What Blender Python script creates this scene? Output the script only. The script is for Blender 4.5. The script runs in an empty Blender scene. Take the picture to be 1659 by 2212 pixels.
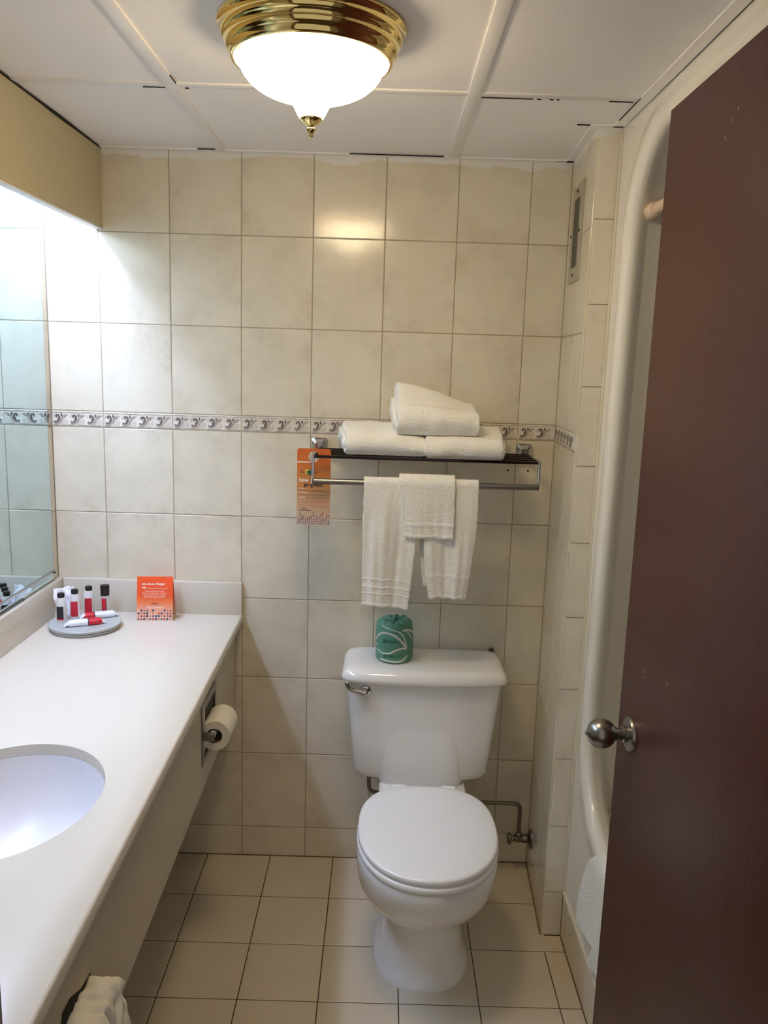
import bpy, bmesh, math, random
from mathutils import Vector, Matrix, noise

# ------------------------------------------------------------------ camera, world, lights, exposure
S = bpy.context.scene
COL = S.collection
random.seed(7)

cam_data = bpy.data.cameras.new('camera')
cam = bpy.data.objects.new('camera', cam_data)
COL.objects.link(cam)
cam_data.sensor_fit = 'HORIZONTAL'
cam_data.sensor_width = 36.0
cam_data.lens = 1777.5 / 1659.0 * 36.0
cam_data.clip_start = 0.02
_r = Vector((0.99954338, 0.00208424, 0.03014447))
_u = Vector((-0.03003186, 0.1786222, 0.9834593))
_f = Vector((0.00333471, 0.98391553, -0.17860323))
_M = Matrix((( _r.x, _u.x, -_f.x, 0.412), (_r.y, _u.y, -_f.y, -2.3906), (_r.z, _u.z, -_f.z, 1.5599), (0, 0, 0, 1)))
cam.matrix_world = _M
S.camera = cam

W = bpy.data.worlds.new('world'); S.world = W
W.use_nodes = True
W.node_tree.nodes['Background'].inputs[0].default_value = (1.0, 0.95, 0.86, 1)
W.node_tree.nodes['Background'].inputs[1].default_value = 0.28

LAMP_POWER = 18.5        # emission of the glass dome
TUBE_POWER = 47.0       # emission of the vanity tubes
S.view_settings.view_transform = 'Standard'
S.view_settings.look = 'None'
S.view_settings.gamma = 1.0
S.view_settings.use_curve_mapping = False
S.view_settings.exposure = 0.76
S.cycles.max_bounces = 10
S.cycles.diffuse_bounces = 6
S.cycles.glossy_bounces = 6
S.cycles.sample_clamp_indirect = 6.0

# ------------------------------------------------------------------ helpers
def lin(c):
    out = []
    for v in c:
        v = v / 255.0
        out.append(v / 12.92 if v <= 0.04045 else ((v + 0.055) / 1.055) ** 2.4)
    return tuple(out) + (1.0,)

def nmat(name):
    m = bpy.data.materials.new(name); m.use_nodes = True
    nt = m.node_tree
    return m, nt, nt.nodes['Principled BSDF']

def mat(name, rgb, rough=0.5, metal=0.0, bump=0.0, bscale=200.0, coat=0.0, vary=0.0, vscale=6.0, emit=None, estr=0.0, sss=0.0, detail=3.0, spec=0.5, trans=0.0):
    m, nt, b = nmat(name)
    c = lin(rgb)
    b.inputs['Base Color'].default_value = c
    b.inputs['Roughness'].default_value = rough
    b.inputs['Metallic'].default_value = metal
    b.inputs['Specular IOR Level'].default_value = spec
    b.inputs['Coat Weight'].default_value = coat
    b.inputs['Coat Roughness'].default_value = 0.08
    b.inputs['Transmission Weight'].default_value = trans
    if emit:
        b.inputs['Emission Color'].default_value = lin(emit)
        b.inputs['Emission Strength'].default_value = estr
    tc = nt.nodes.new('ShaderNodeTexCoord')
    if vary > 0:
        n = nt.nodes.new('ShaderNodeTexNoise'); n.inputs['Scale'].default_value = vscale; n.inputs['Detail'].default_value = 4
        nt.links.new(tc.outputs['Object'], n.inputs['Vector'])
        mx = nt.nodes.new('ShaderNodeMix'); mx.data_type = 'RGBA'
        mx.inputs[6].default_value = tuple(x * (1 - vary) for x in c[:3]) + (1,)
        mx.inputs[7].default_value = tuple(min(1, x * (1 + vary)) for x in c[:3]) + (1,)
        nt.links.new(n.outputs['Fac'], mx.inputs[0]); nt.links.new(mx.outputs[2], b.inputs['Base Color'])
    if bump > 0:
        n = nt.nodes.new('ShaderNodeTexNoise'); n.inputs['Scale'].default_value = bscale; n.inputs['Detail'].default_value = detail
        nt.links.new(tc.outputs['Object'], n.inputs['Vector'])
        bp = nt.nodes.new('ShaderNodeBump'); bp.inputs['Strength'].default_value = bump; bp.inputs['Distance'].default_value = 0.002
        nt.links.new(n.outputs['Fac'], bp.inputs['Height']); nt.links.new(bp.outputs['Normal'], b.inputs['Normal'])
    return m

def worldpos(o):
    p = Vector(o.location)
    while o.parent:
        o = o.parent; p = p + Vector(o.location)
    return p

def mk(name, bm, m, parent=None, origin=None, smooth=35, flip=True):
    """links a bmesh given in world coordinates as ONE mesh object"""
    if flip:
        bmesh.ops.recalc_face_normals(bm, faces=bm.faces)
    me = bpy.data.meshes.new(name)
    if origin is None and parent is None and len(bm.verts):
        xs = [v.co for v in bm.verts]
        origin = Vector((sum(c.x for c in xs) / len(xs), sum(c.y for c in xs) / len(xs), min(c.z for c in xs)))
    base = worldpos(parent) if parent else Vector((0, 0, 0))
    o_w = Vector(origin) if origin is not None else base
    bmesh.ops.translate(bm, verts=bm.verts, vec=-o_w)
    bm.to_mesh(me); bm.free()
    for mm in (m if isinstance(m, (list, tuple)) else [m]):
        me.materials.append(mm)
    if smooth:
        me.shade_smooth()
        me.set_sharp_from_angle(angle=math.radians(smooth))
    ob = bpy.data.objects.new(name, me); COL.objects.link(ob)
    if parent:
        ob.parent = parent
    ob.location = o_w - base
    return ob

def thing(name, label, cat, loc, group=None):
    o = bpy.data.objects.new(name, None); COL.objects.link(o)
    o.empty_display_size = 0.05
    o.location = loc; o['label'] = label; o['category'] = cat
    if group: o['group'] = group
    return o

def tag(o, label, cat, group=None):
    o['label'] = label; o['category'] = cat
    if group: o['group'] = group
    return o

def struct(o, label=None):
    o['kind'] = 'structure'
    if label: o['label'] = label
    return o

def B(): return bmesh.new()

def box(bm, x0, x1, y0, y1, z0, z1, bevel=0.0, seg=2, mi=0):
    g = bmesh.ops.create_cube(bm, size=1.0)
    vs = g['verts']
    for v in vs:
        v.co = Vector(((x0 + x1) / 2 + v.co.x * (x1 - x0), (y0 + y1) / 2 + v.co.y * (y1 - y0), (z0 + z1) / 2 + v.co.z * (z1 - z0)))
    fs = set(f for v in vs for f in v.link_faces)
    for f in fs: f.material_index = mi
    if bevel > 0:
        es = list(set(e for v in vs for e in v.link_edges))
        bmesh.ops.bevel(bm, geom=es, offset=bevel, segments=seg, affect='EDGES', profile=0.5)
    return bm

def loft(bm, rings, cap0=True, cap1=True, closed=True, mi=0):
    R = [[bm.verts.new(p) for p in r] for r in rings]
    n = len(R[0])
    for a, b in zip(R[:-1], R[1:]):
        for i in range(n if closed else n - 1):
            j = (i + 1) % n
            try:
                f = bm.faces.new((a[i], a[j], b[j], b[i])); f.material_index = mi
            except ValueError: pass
    if cap0: bm.faces.new(R[0][::-1]).material_index = mi
    if cap1: bm.faces.new(R[-1]).material_index = mi
    return R

def sring(cx, cy, z, a, b, n=2.0, cnt=48, bb=None, n2=None):
    """superellipse ring in XY at height z; b front (-y), bb back (+y)"""
    out = []
    for k in range(cnt):
        t = 2 * math.pi * k / cnt
        c, s = math.cos(t), math.sin(t)
        e = n if s < 0 else (n2 or n)
        x = a * math.copysign(abs(c) ** (2 / e), c)
        yy = (b if s < 0 else (bb if bb is not None else b)) * math.copysign(abs(s) ** (2 / e), s)
        out.append(Vector((cx + x, cy + yy, z)))
    return out

def tube(bm, pts, r, n=12, mi=0, caps=True):
    pts = [Vector(p) for p in pts]
    rs = r if isinstance(r, (list, tuple)) else [r] * len(pts)
    rings = []
    prev = None
    for i, p in enumerate(pts):
        if i == 0: t = pts[1] - p
        elif i == len(pts) - 1: t = p - pts[i - 1]
        else: t = (pts[i + 1] - p).normalized() + (p - pts[i - 1]).normalized()
        t.normalize()
        if prev is None:
            a = Vector((0, 0, 1)) if abs(t.z) < 0.9 else Vector((0, 1, 0))
            u = t.cross(a).normalized()
        else:
            u = (prev - t * prev.dot(t)).normalized()
        prev = u
        v = t.cross(u)
        rings.append([p + (u * math.cos(2 * math.pi * k / n) + v * math.sin(2 * math.pi * k / n)) * rs[i] for k in range(n)])
    loft(bm, rings, caps, caps, mi=mi)

def smooth_path(pts, it=3):
    pts = [Vector(p) for p in pts]
    for _ in range(it):
        q = [pts[0]]
        for a, b in zip(pts[:-1], pts[1:]):
            q += [a * .75 + b * .25, a * .25 + b * .75]
        q.append(pts[-1]); pts = q
    return pts

def lathe(bm, prof, c, axis='Z', n=40, mi=0, cap=True):
    """prof: list of (radius, distance along axis)"""
    c = Vector(c)
    rings = []
    for r, h in prof:
        r = max(r, 0.0002)
        ring = []
        for k in range(n):
            t = 2 * math.pi * k / n
            a, b = r * math.cos(t), r * math.sin(t)
            if axis == 'Z': ring.append(c + Vector((a, b, h)))
            elif axis == 'X': ring.append(c + Vector((h, a, b)))
            else: ring.append(c + Vector((a, h, b)))
        rings.append(ring)
    loft(bm, rings, cap, cap, mi=mi)

def poly(bm, pts, mi=0):
    f = bm.faces.new([bm.verts.new(p) for p in pts]); f.material_index = mi
    return f

def text_mesh(txt, size, font_align='LEFT', bold=0.0, shear=0.0, space=1.0):
    cu = bpy.data.curves.new('txt', 'FONT')
    cu.body = txt; cu.size = size; cu.align_x = font_align
    cu.offset = bold; cu.shear = shear; cu.space_character = space
    cu.resolution_u = 3
    ob = bpy.data.objects.new('txt', cu); COL.objects.link(ob)
    dg = bpy.context.evaluated_depsgraph_get(); dg.update()
    me = bpy.data.meshes.new_from_object(ob.evaluated_get(dg))
    vs = [v.co.copy() for v in me.vertices]; fs = [tuple(p.vertices) for p in me.polygons]
    bpy.data.objects.remove(ob); bpy.data.curves.remove(cu); bpy.data.meshes.remove(me)
    return vs, fs

def add_text(bm, txt, size, fn, mi=0, **k):
    """fn maps flat (x, y) to a world point"""
    vs, fs = text_mesh(txt, size, **k)
    V = [bm.verts.new(fn(v.x, v.y)) for v in vs]
    for f in fs:
        try:
            bm.faces.new([V[i] for i in f]).material_index = mi
        except ValueError: pass

def text_width(txt, size, **k):
    vs, _ = text_mesh(txt, size, **k)
    return max(v.x for v in vs) if vs else 0

# ------------------------------------------------------------------ materials
def tile_material(name, base, dark, rough=0.16, half=(0.1, 0.125), paint_z=None, mottle=0.72, bumps=0.12):
    m, nt, b = nmat(name)
    N = nt.nodes.new; L = nt.links.new
    tc = N('ShaderNodeTexCoord'); oi = N('ShaderNodeObjectInfo')
    off = N('ShaderNodeVectorMath'); off.operation = 'SCALE'
    cx = N('ShaderNodeCombineXYZ'); L(oi.outputs['Random'], cx.inputs[0]); L(oi.outputs['Random'], cx.inputs[1]); cx.inputs[2].default_value = 0.3
    L(cx.outputs[0], off.inputs[0]); off.inputs['Scale'].default_value = 37.0
    add = N('ShaderNodeVectorMath'); add.operation = 'ADD'
    L(tc.outputs['Object'], add.inputs[0]); L(off.outputs[0], add.inputs[1])
    def nz(scale, detail=5, rough_=0.6):
        n = N('ShaderNodeTexNoise'); n.inputs['Scale'].default_value = scale; n.inputs['Detail'].default_value = detail
        n.inputs['Roughness'].default_value = rough_; L(add.outputs[0], n.inputs['Vector']); return n
    big = nz(9.0, 3); fine = nz(60.0, 6, 0.75)
    # edge mask: speckled clouds gather near the rim of each tile
    sep = N('ShaderNodeSeparateXYZ'); L(tc.outputs['Object'], sep.inputs[0])
    def absdiv(sock, h):
        a = N('ShaderNodeMath'); a.operation = 'ABSOLUTE'; L(sock, a.inputs[0])
        d = N('ShaderNodeMath'); d.operation = 'DIVIDE'; L(a.outputs[0], d.inputs[0]); d.inputs[1].default_value = h
        return d
    ex, ez = absdiv(sep.outputs[0], half[0]), absdiv(sep.outputs[2], half[1])
    mxe = N('ShaderNodeMath'); mxe.operation = 'MAXIMUM'; L(ex.outputs[0], mxe.inputs[0]); L(ez.outputs[0], mxe.inputs[1])
    er = N('ShaderNodeMapRange'); er.inputs['From Min'].default_value = 0.55; er.inputs['From Max'].default_value = 1.0
    er.inputs['To Min'].default_value = 0.45; er.inputs['To Max'].default_value = 1.0; L(mxe.outputs[0], er.inputs['Value'])
    r1 = N('ShaderNodeMapRange'); r1.inputs['From Min'].default_value = 0.42; r1.inputs['From Max'].default_value = 0.72; L(big.outputs['Fac'], r1.inputs['Value'])
    r2 = N('ShaderNodeMapRange'); r2.inputs['From Min'].default_value = 0.40; r2.inputs['From Max'].default_value = 0.75; L(fine.outputs['Fac'], r2.inputs['Value'])
    mu = N('ShaderNodeMath'); mu.operation = 'MULTIPLY'; L(r1.outputs[0], mu.inputs[0]); L(er.outputs[0], mu.inputs[1])
    ad = N('ShaderNodeMath'); ad.operation = 'MULTIPLY'; L(mu.outputs[0], ad.inputs[0])
    h2 = N('ShaderNodeMath'); h2.operation = 'MULTIPLY_ADD'; L(r2.outputs[0], h2.inputs[0]); h2.inputs[1].default_value = 0.8; h2.inputs[2].default_value = 0.45
    L(h2.outputs[0], ad.inputs[1])
    sc = N('ShaderNodeMath'); sc.operation = 'MULTIPLY'; L(ad.outputs[0], sc.inputs[0]); sc.inputs[1].default_value = mottle; sc.use_clamp = True
    mx = N('ShaderNodeMix'); mx.data_type = 'RGBA'
    mx.inputs[6].default_value = lin(base); mx.inputs[7].default_value = lin(dark)
    L(sc.outputs[0], mx.inputs[0])
    outc = mx.outputs[2]
    if paint_z is not None:   # ceiling paint smeared raggedly over the top of the tiles
        g = N('ShaderNodeNewGeometry'); sp = N('ShaderNodeSeparateXYZ'); L(g.outputs['Position'], sp.inputs[0])
        pn = N('ShaderNodeTexNoise'); pn.inputs['Scale'].default_value = 7.0; pn.inputs['Detail'].default_value = 6; L(g.outputs['Position'], pn.inputs['Vector'])
        ma = N('ShaderNodeMath'); ma.operation = 'MULTIPLY_ADD'; L(pn.outputs['Fac'], ma.inputs[0]); ma.inputs[1].default_value = 0.075; L(sp.outputs[2], ma.inputs[2])
        mr = N('ShaderNodeMapRange'); mr.inputs['From Min'].default_value = paint_z; mr.inputs['From Max'].default_value = paint_z + 0.004; L(ma.outputs[0], mr.inputs['Value'])
        m2 = N('ShaderNodeMix'); m2.data_type = 'RGBA'; L(mr.outputs[0], m2.inputs[0]); L(outc, m2.inputs[6]); m2.inputs[7].default_value = lin((226, 224, 216))
        outc = m2.outputs[2]
        rr = N('ShaderNodeMapRange'); L(mr.outputs[0], rr.inputs['Value']); rr.inputs['To Min'].default_value = rough; rr.inputs['To Max'].default_value = 0.7
        L(rr.outputs[0], b.inputs['Roughness'])
    else:
        b.inputs['Roughness'].default_value = rough
    L(outc, b.inputs['Base Color'])
    wv = nz(38.0, 4, 0.6)
    bp = N('ShaderNodeBump'); bp.inputs['Strength'].default_value = bumps; bp.inputs['Distance'].default_value = 0.002
    L(wv.outputs['Fac'], bp.inputs['Height']); L(bp.outputs['Normal'], b.inputs['Normal'])
    return m

M_TILE = tile_material('wall_tile', (220, 211, 189), (178, 164, 140), paint_z=2.134)
M_FTILE = tile_material('floor_tile', (212, 200, 176), (186, 173, 150), rough=0.3, mottle=0.4, bumps=0.05)
M_COLT = tile_material('column_tile', (224, 216, 198), (188, 178, 156), rough=0.2, half=(0.03, 0.1), paint_z=2.134)
M_BORD = mat('border_tile', (226, 219, 204), 0.25, bump=0.1, bscale=80)
M_GROUT = mat('wall_grout', (160, 148, 124), 0.85, bump=0.2, bscale=400)
M_GROUTF = mat('floor_grout', (66, 50, 34), 0.9, bump=0.3, bscale=300, vary=0.4, vscale=9)
M_GRIME = mat('seam_grime', (112, 92, 66), 0.9, bump=0.3, bscale=200, vary=0.45, vscale=25)
M_INKD = mat('relief_dark', (104, 94, 86), 0.3, vary=0.4, vscale=150)
M_INKM = mat('relief_mid', (166, 156, 142), 0.3, vary=0.2, vscale=150)
M_INKL = mat('relief_light', (204, 194, 178), 0.3, vary=0.15, vscale=150)
M_CEIL = mat('ceiling_paint', (246, 243, 239), 0.75, bump=0.35, bscale=420, vary=0.02, vscale=2)
M_TEE = mat('ceiling_tee', (243, 240, 236), 0.5, bump=0.08, bscale=90)
M_DARK = mat('dark_gap', (26, 23, 20), 0.95)  # near black, also the painted shade of the ceiling and soffit slits
M_CAULK = mat('caulk', (214, 206, 182), 0.5, bump=0.4, bscale=120, vary=0.08, vscale=30)
M_SOFFIT = mat('soffit_paint', (190, 178, 144), 0.6, bump=0.05, bscale=60, vary=0.02)
M_WHITE = mat('white_paint', (235, 233, 230), 0.5)
M_PORC = mat('porcelain', (240, 238, 233), 0.12, coat=0.5)
M_SEAT = mat('seat_plastic', (246, 246, 245), 0.22)
M_SINK = mat('sink_porcelain', (226, 225, 228), 0.34, coat=0.0)
M_COUNTER = mat('solid_surface', (211, 203, 187), 0.26, vary=0.012, vscale=3)
M_APRON = mat('apron_laminate', (196, 184, 160), 0.45, vary=0.02)
M_CHROME = mat('chrome', (205, 205, 208), 0.12, 1.0)
M_STEEL = mat('brushed_steel', (150, 146, 142), 0.30, 1.0)
M_DSTEEL = mat('dull_steel', (128, 122, 112), 0.42, 1.0, bump=0.1, bscale=300)
M_BLACKM = mat('dark_chrome', (62, 56, 54), 0.2, 1.0)
M_BRASS = mat('polished_brass', (240, 216, 146), 0.06, 1.0)
M_MIRROR = mat('mirror_glass', (206, 226, 230), 0.0, 1.0)
M_BLACK = mat('black_plastic', (24, 22, 23), 0.3)
M_RED = mat('red_label', (186, 28, 44), 0.4)
M_INKB = mat('black_label', (36, 32, 34), 0.4)
M_BOTTLE = mat('frosted_bottle', (226, 226, 224), 0.3)
M_PAPERW = mat('glossy_white_wrap', (238, 238, 244), 0.3, bump=0.3, bscale=60)
M_TRAY = mat('frosted_glass', (206, 210, 207), 0.35, trans=0.25)
M_TRAYB = mat('clear_rim', (230, 233, 232), 0.15, trans=0.5)
M_FIBER = mat('fibreglass', (240, 236, 224), 0.16, coat=0.4)
M_ROD = mat('cream_rod', (222, 196, 168), 0.4)
M_VENT = mat('vent_metal', (188, 182, 164), 0.35, 0.6)
M_TOWEL = mat('terry_cloth', (246, 245, 238), 0.95, bump=1.0, bscale=330, detail=2, spec=0.1)
M_BAND = mat('woven_band', (248, 247, 242), 0.85, bump=0.5, bscale=900, spec=0.1)
M_TISSUE = mat('tissue_paper', (232, 228, 216), 0.9, bump=0.15, bscale=150)
M_TPIN = mat('cardboard_core', (128, 108, 84), 0.9)
M_TEXTW = mat('print_white', (246, 240, 234), 0.5)
M_TEXTK = mat('print_black', (34, 32, 30), 0.5)
M_TEXTO = mat('print_rust', (196, 110, 70), 0.5)
M_DOTB = mat('print_blue', (64, 78, 104), 0.5)
M_DOTO = mat('print_orange', (188, 92, 62), 0.5)
M_GREEN = mat('print_green', (40, 110, 70), 0.5)
M_YEL = mat('print_yellow', (220, 196, 60), 0.5)
M_WRAP = mat('green_wrap', (88, 140, 116), 0.5, bump=0.5, bscale=45, vary=0.12, vscale=25)
M_WRAPW = mat('wrap_stripe', (214, 214, 204), 0.5)
M_WRAPT = mat('wrap_text', (30, 92, 68), 0.5)
M_TUBE = mat('fluorescent', (255, 255, 255), 0.5, emit=(192, 210, 255), estr=TUBE_POWER)
M_DOME = mat('lit_glass', (255, 255, 255), 0.3, emit=(255, 229, 184), estr=LAMP_POWER)
M_HALL = mat('hall_wall', (150, 142, 128), 0.8)
M_CARPET = mat('hall_carpet', (92, 72, 56), 1.0, bump=0.6, bscale=300)
M_CASING = mat('casing_wood', (86, 48, 32), 0.4, vary=0.15, vscale=10)

def door_material():
    m, nt, b = nmat('door_paint')
    N = nt.nodes.new; L = nt.links.new
    tc = N('ShaderNodeTexCoord'); mp = N('ShaderNodeMapping'); mp.inputs['Scale'].default_value = (60, 60, 2.2)
    L(tc.outputs['Object'], mp.inputs[0])
    n = N('ShaderNodeTexNoise'); n.inputs['Scale'].default_value = 3.0; n.inputs['Detail'].default_value = 6; n.inputs['Distortion'].default_value = 0.6
    L(mp.outputs[0], n.inputs['Vector'])
    mx = N('ShaderNodeMix'); mx.data_type = 'RGBA'; mx.inputs[6].default_value = lin((58, 24, 18)); mx.inputs[7].default_value = lin((82, 40, 32))
    L(n.outputs['Fac'], mx.inputs[0]); L(mx.outputs[2], b.inputs['Base Color'])
    b.inputs['Roughness'].default_value = 0.40; b.inputs['Specular IOR Level'].default_value = 0.28
    bp = N('ShaderNodeBump'); bp.inputs['Strength'].default_value = 0.25; bp.inputs['Distance'].default_value = 0.002
    L(n.outputs['Fac'], bp.inputs['Height']); L(bp.outputs['Normal'], b.inputs['Normal'])
    return m
M_DOOR = door_material()

def gradient_material(name, stops, z0, z1):
    """printed card: colour bands fade along the card's own height (object Z)"""
    m, nt, b = nmat(name)
    N = nt.nodes.new; L = nt.links.new
    tc = N('ShaderNodeTexCoord'); sp = N('ShaderNodeSeparateXYZ'); L(tc.outputs['Object'], sp.inputs[0])
    mr = N('ShaderNodeMapRange'); mr.inputs['From Min'].default_value = z0; mr.inputs['From Max'].default_value = z1; L(sp.outputs[2], mr.inputs['Value'])
    cr = N('ShaderNodeValToRGB'); L(mr.outputs[0], cr.inputs[0])
    el = cr.color_ramp.elements
    el[0].position = stops[0][0]; el[0].color = lin(stops[0][1])
    el[1].position = stops[-1][0]; el[1].color = lin(stops[-1][1])
    for p, c in stops[1:-1]:
        e = el.new(p); e.color = lin(c)
    L(cr.outputs[0], b.inputs['Base Color']); b.inputs['Roughness'].default_value = 0.4
    return m

# ------------------------------------------------------------------ tiles
_tile_cache = {}
def tile_mesh(w, h, m, th=0.006, bev=0.0016, round_left=False):
    """tile in the XZ plane, glazed face at y=0 looking to -Y"""
    key = (round(w, 4), round(h, 4), m.name, round_left)
    if key in _tile_cache: return _tile_cache[key]
    bm = B(); a, b = w / 2, h / 2
    def ring(dx, dz, y): return [Vector((-a + dx, y, -b + dz)), Vector((a - dx, y, -b + dz)), Vector((a - dx, y, b - dz)), Vector((-a + dx, y, b - dz))]
    if round_left:
        rr = 0.008
        prof = [(-a + rr * (1 - math.cos(t)), rr * (1 - math.sin(t))) for t in [math.pi / 2 * k / 4 for k in range(5)]]
        pts = [(-a, th + 0.004)] + prof + [(a - bev, 0), (a, bev), (a, th)]
        loft(bm, [[Vector((x, y, -b)) for x, y in pts], [Vector((x, y + 0, b)) for x, y in pts]])
    else:
        loft(bm, [ring(0, 0, th), ring(0, 0, bev), ring(bev * .4, bev * .4, bev * .35), ring(bev, bev, 0)])
    bmesh.ops.recalc_face_normals(bm, faces=bm.faces)
    me = bpy.data.meshes.new('tile'); bm.to_mesh(me); bm.free(); me.materials.append(m)
    if round_left: me.shade_smooth(); me.set_sharp_from_angle(angle=0.7)
    _tile_cache[key] = me
    return me

def put_tile(parent, me, loc, rot=(0, 0, 0), name='tile', jig=0.0016):
    o = bpy.data.objects.new(name, me); COL.objects.link(o); o.parent = parent
    o.location = Vector(loc) - worldpos(parent)
    o.rotation_euler = (rot[0] + random.uniform(-jig, jig), rot[1], rot[2] + random.uniform(-jig, jig))
    return o

G = 0.0019     # grout joint
Z_CEIL = 2.115
ZL = [0.0, 0.100, 0.350, 0.600, 0.850, 1.100, 1.350, 1.396, 1.646, 1.896, 2.116]
XL = [-0.55, -0.40, -0.20, 0.0, 0.2, 0.4, 0.6, 0.8, 0.9105]

# scroll ornament of the border tile, one shared mesh: three inks, slightly raised
def scroll_mesh(w, nmot, h=0.046):
    bm = B(); y0, y1 = -0.0012, 0.0004
    def slab(pts, mi, lift=0.0):
        f = [Vector((x, y0 - lift, z)) for x, z in pts]; b = [Vector((x, y1, z)) for x, z in pts]
        V = [bm.verts.new(p) for p in f]; U = [bm.verts.new(p) for p in b]
        bm.faces.new(V).material_index = mi
        n = len(V)
        for i in range(n):
            bm.faces.new((V[i], U[i], U[(i + 1) % n], V[(i + 1) % n])).material_index = mi
    def stroke(path, wd, mi, lift=0.0):
        P = [Vector((p[0], p[1], 0)) for p in path]; n = len(P)
        L_, R_ = [], []
        for i, p in enumerate(P):
            t = (P[min(i + 1, n - 1)] - P[max(i - 1, 0)]).normalized(); q = Vector((-t.y, t.x, 0))
            s = i / (n - 1); ww = (wd[0] * (1 - s) + wd[1] * s) / 2 if isinstance(wd, tuple) else wd / 2 * (0.35 + 0.65 * math.sin(math.pi * min(1, max(0, s)))) 
            L_.append(((p + q * ww).x, (p + q * ww).y)); R_.append(((p - q * ww).x, (p - q * ww).y))
        for i in range(n - 1):
            slab([L_[i], L_[i + 1], R_[i + 1], R_[i]], mi, lift)
    hz = h / 2
    for s in (-1, 1):
        for k in range(10):
            xa = -w / 2 + 0.002 + (w - 0.004) * k / 10; xb = xa + (w - 0.004) / 10
            zz = s * (hz - 0.0045)
            slab([(xa, zz - 0.0011), (xb, zz - 0.0011), (xb, zz + 0.0011), (xa, zz + 0.0011)], 1 if (k * 7 + s) % 3 else 2)
    pitch = 0.049
    for m_ in range(nmot):
        ox = -w / 2 + 0.003 + pitch * m_
        def sp(pts): 
            return [(ox + p.x, p.y) for p in smooth_path([Vector((x, z, 0)) for x, z in pts], 2)]
        stroke(sp([(0.001, -0.0125), (0.008, -0.0150), (0.017, -0.012), (0.024, -0.003), (0.029, 0.007), (0.036, 0.0115), (0.043, 0.0095)]), 0.0058, 1, 0.0004)
        stroke(sp([(0.002, -0.0075), (0.009, -0.011), (0.015, -0.008), (0.0185, 0.001), (0.0165, 0.009), (0.0105, 0.011), (0.0075, 0.006), (0.011, 0.003)]), 0.0052, 0, 0.0008)
        stroke(sp([(0.012, -0.004), (0.0165, 0.000), (0.0175, 0.006)]), 0.003, 0, 0.0009)
        slab([(ox + 0.0245 + 0.0026 * math.cos(t), 0.010 + 0.0048 * math.sin(t)) for t in [k * math.pi / 5 for k in range(10)]], 0, 0.0006)
        slab([(ox + 0.0345 + 0.0022 * math.cos(t), 0.0045 + 0.0010 * math.sin(t)) for t in [k * math.pi / 4 for k in range(8)]], 0, 0.0004)
        slab([(ox + 0.018, -0.0155), (ox + 0.038, -0.0155), (ox + 0.044, -0.009), (ox + 0.040, 0.0), (ox + 0.033, -0.002), (ox + 0.026, -0.008)], 2, -0.0004)
        stroke(sp([(0.000, 0.002), (0.001, 0.009), (0.006, 0.0135)]), 0.0040, 2, 0.0)
    me = bpy.data.meshes.new('scroll_relief')
    bmesh.ops.recalc_face_normals(bm, faces=bm.faces)
    bm.to_mesh(me); bm.free()
    for q in (M_INKD, M_INKM, M_INKL): me.materials.append(q)
    return me
SCROLL = scroll_mesh(0.2 - G, 4)
SCROLL_S = scroll_mesh(0.149 - G, 3)
SCROLL_T = scroll_mesh(0.1085 - G, 2)

def border(parent, w, loc, scroll, rot=(0, 0, 0)):
    t = put_tile(parent, tile_mesh(w - G, 0.046 - G, M_BORD), loc, rot, 'border_tile', 0)
    s = bpy.data.objects.new('scroll_relief', scroll); COL.objects.link(s); s.parent = t
    return t

# ------------------------------------------------------------------ room shell
# back wall
bm = B(); box(bm, -0.60, 1.0, 0.0016, 0.10, -0.02, Z_CEIL + 0.02)
wall_back = struct(mk('wall_back', bm, M_GROUT, origin=(0.2, 0.0016, 0), smooth=0))
for r in range(len(ZL) - 1):
    z0, z1 = ZL[r], ZL[r + 1]
    for c in range(len(XL) - 1):
        x0, x1 = XL[c], XL[c + 1]
        if r == 6:
            border(wall_back, x1 - x0, ((x0 + x1) / 2, 0, (z0 + z1) / 2), SCROLL_S if c == 0 else SCROLL_T if c == 7 else SCROLL)
        else:
            put_tile(wall_back, tile_mesh(x1 - x0 - G, z1 - z0 - G, M_TILE), ((x0 + x1) / 2, 0, (z0 + z1) / 2))
bm = B()
for x in (0.778, 0.837):
    lathe(bm, [(0.003, 0.0), (0.003, -0.0012), (0.0015, -0.0016)], (x, 0.0005, 1.261), 'Y', 10)
mk('screw_hole', bm, M_DARK, wall_back)

# left wall (mirror covers most of it)
bm = B(); box(bm, -0.66, -0.5516, -1.60, 0.0, -0.02, Z_CEIL + 0.02)
wall_left = struct(mk('wall_left', bm, M_GROUT, origin=(-0.5516, -0.8, 0), smooth=0))
RL = (0, 0, math.pi / 2)
for r in range(len(ZL) - 1):
    for c in range(8):
        y1_, y0_ = -0.2 * c, -0.2 * (c + 1)
        zc = (ZL[r] + ZL[r + 1]) / 2
        if r == 6: border(wall_left, 0.2, (-0.55, (y0_ + y1_) / 2, zc), SCROLL, RL)
        else: put_tile(wall_left, tile_mesh(0.2 - G, ZL[r + 1] - ZL[r] - G, M_TILE), (-0.55, (y0_ + y1_) / 2, zc), RL)

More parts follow.
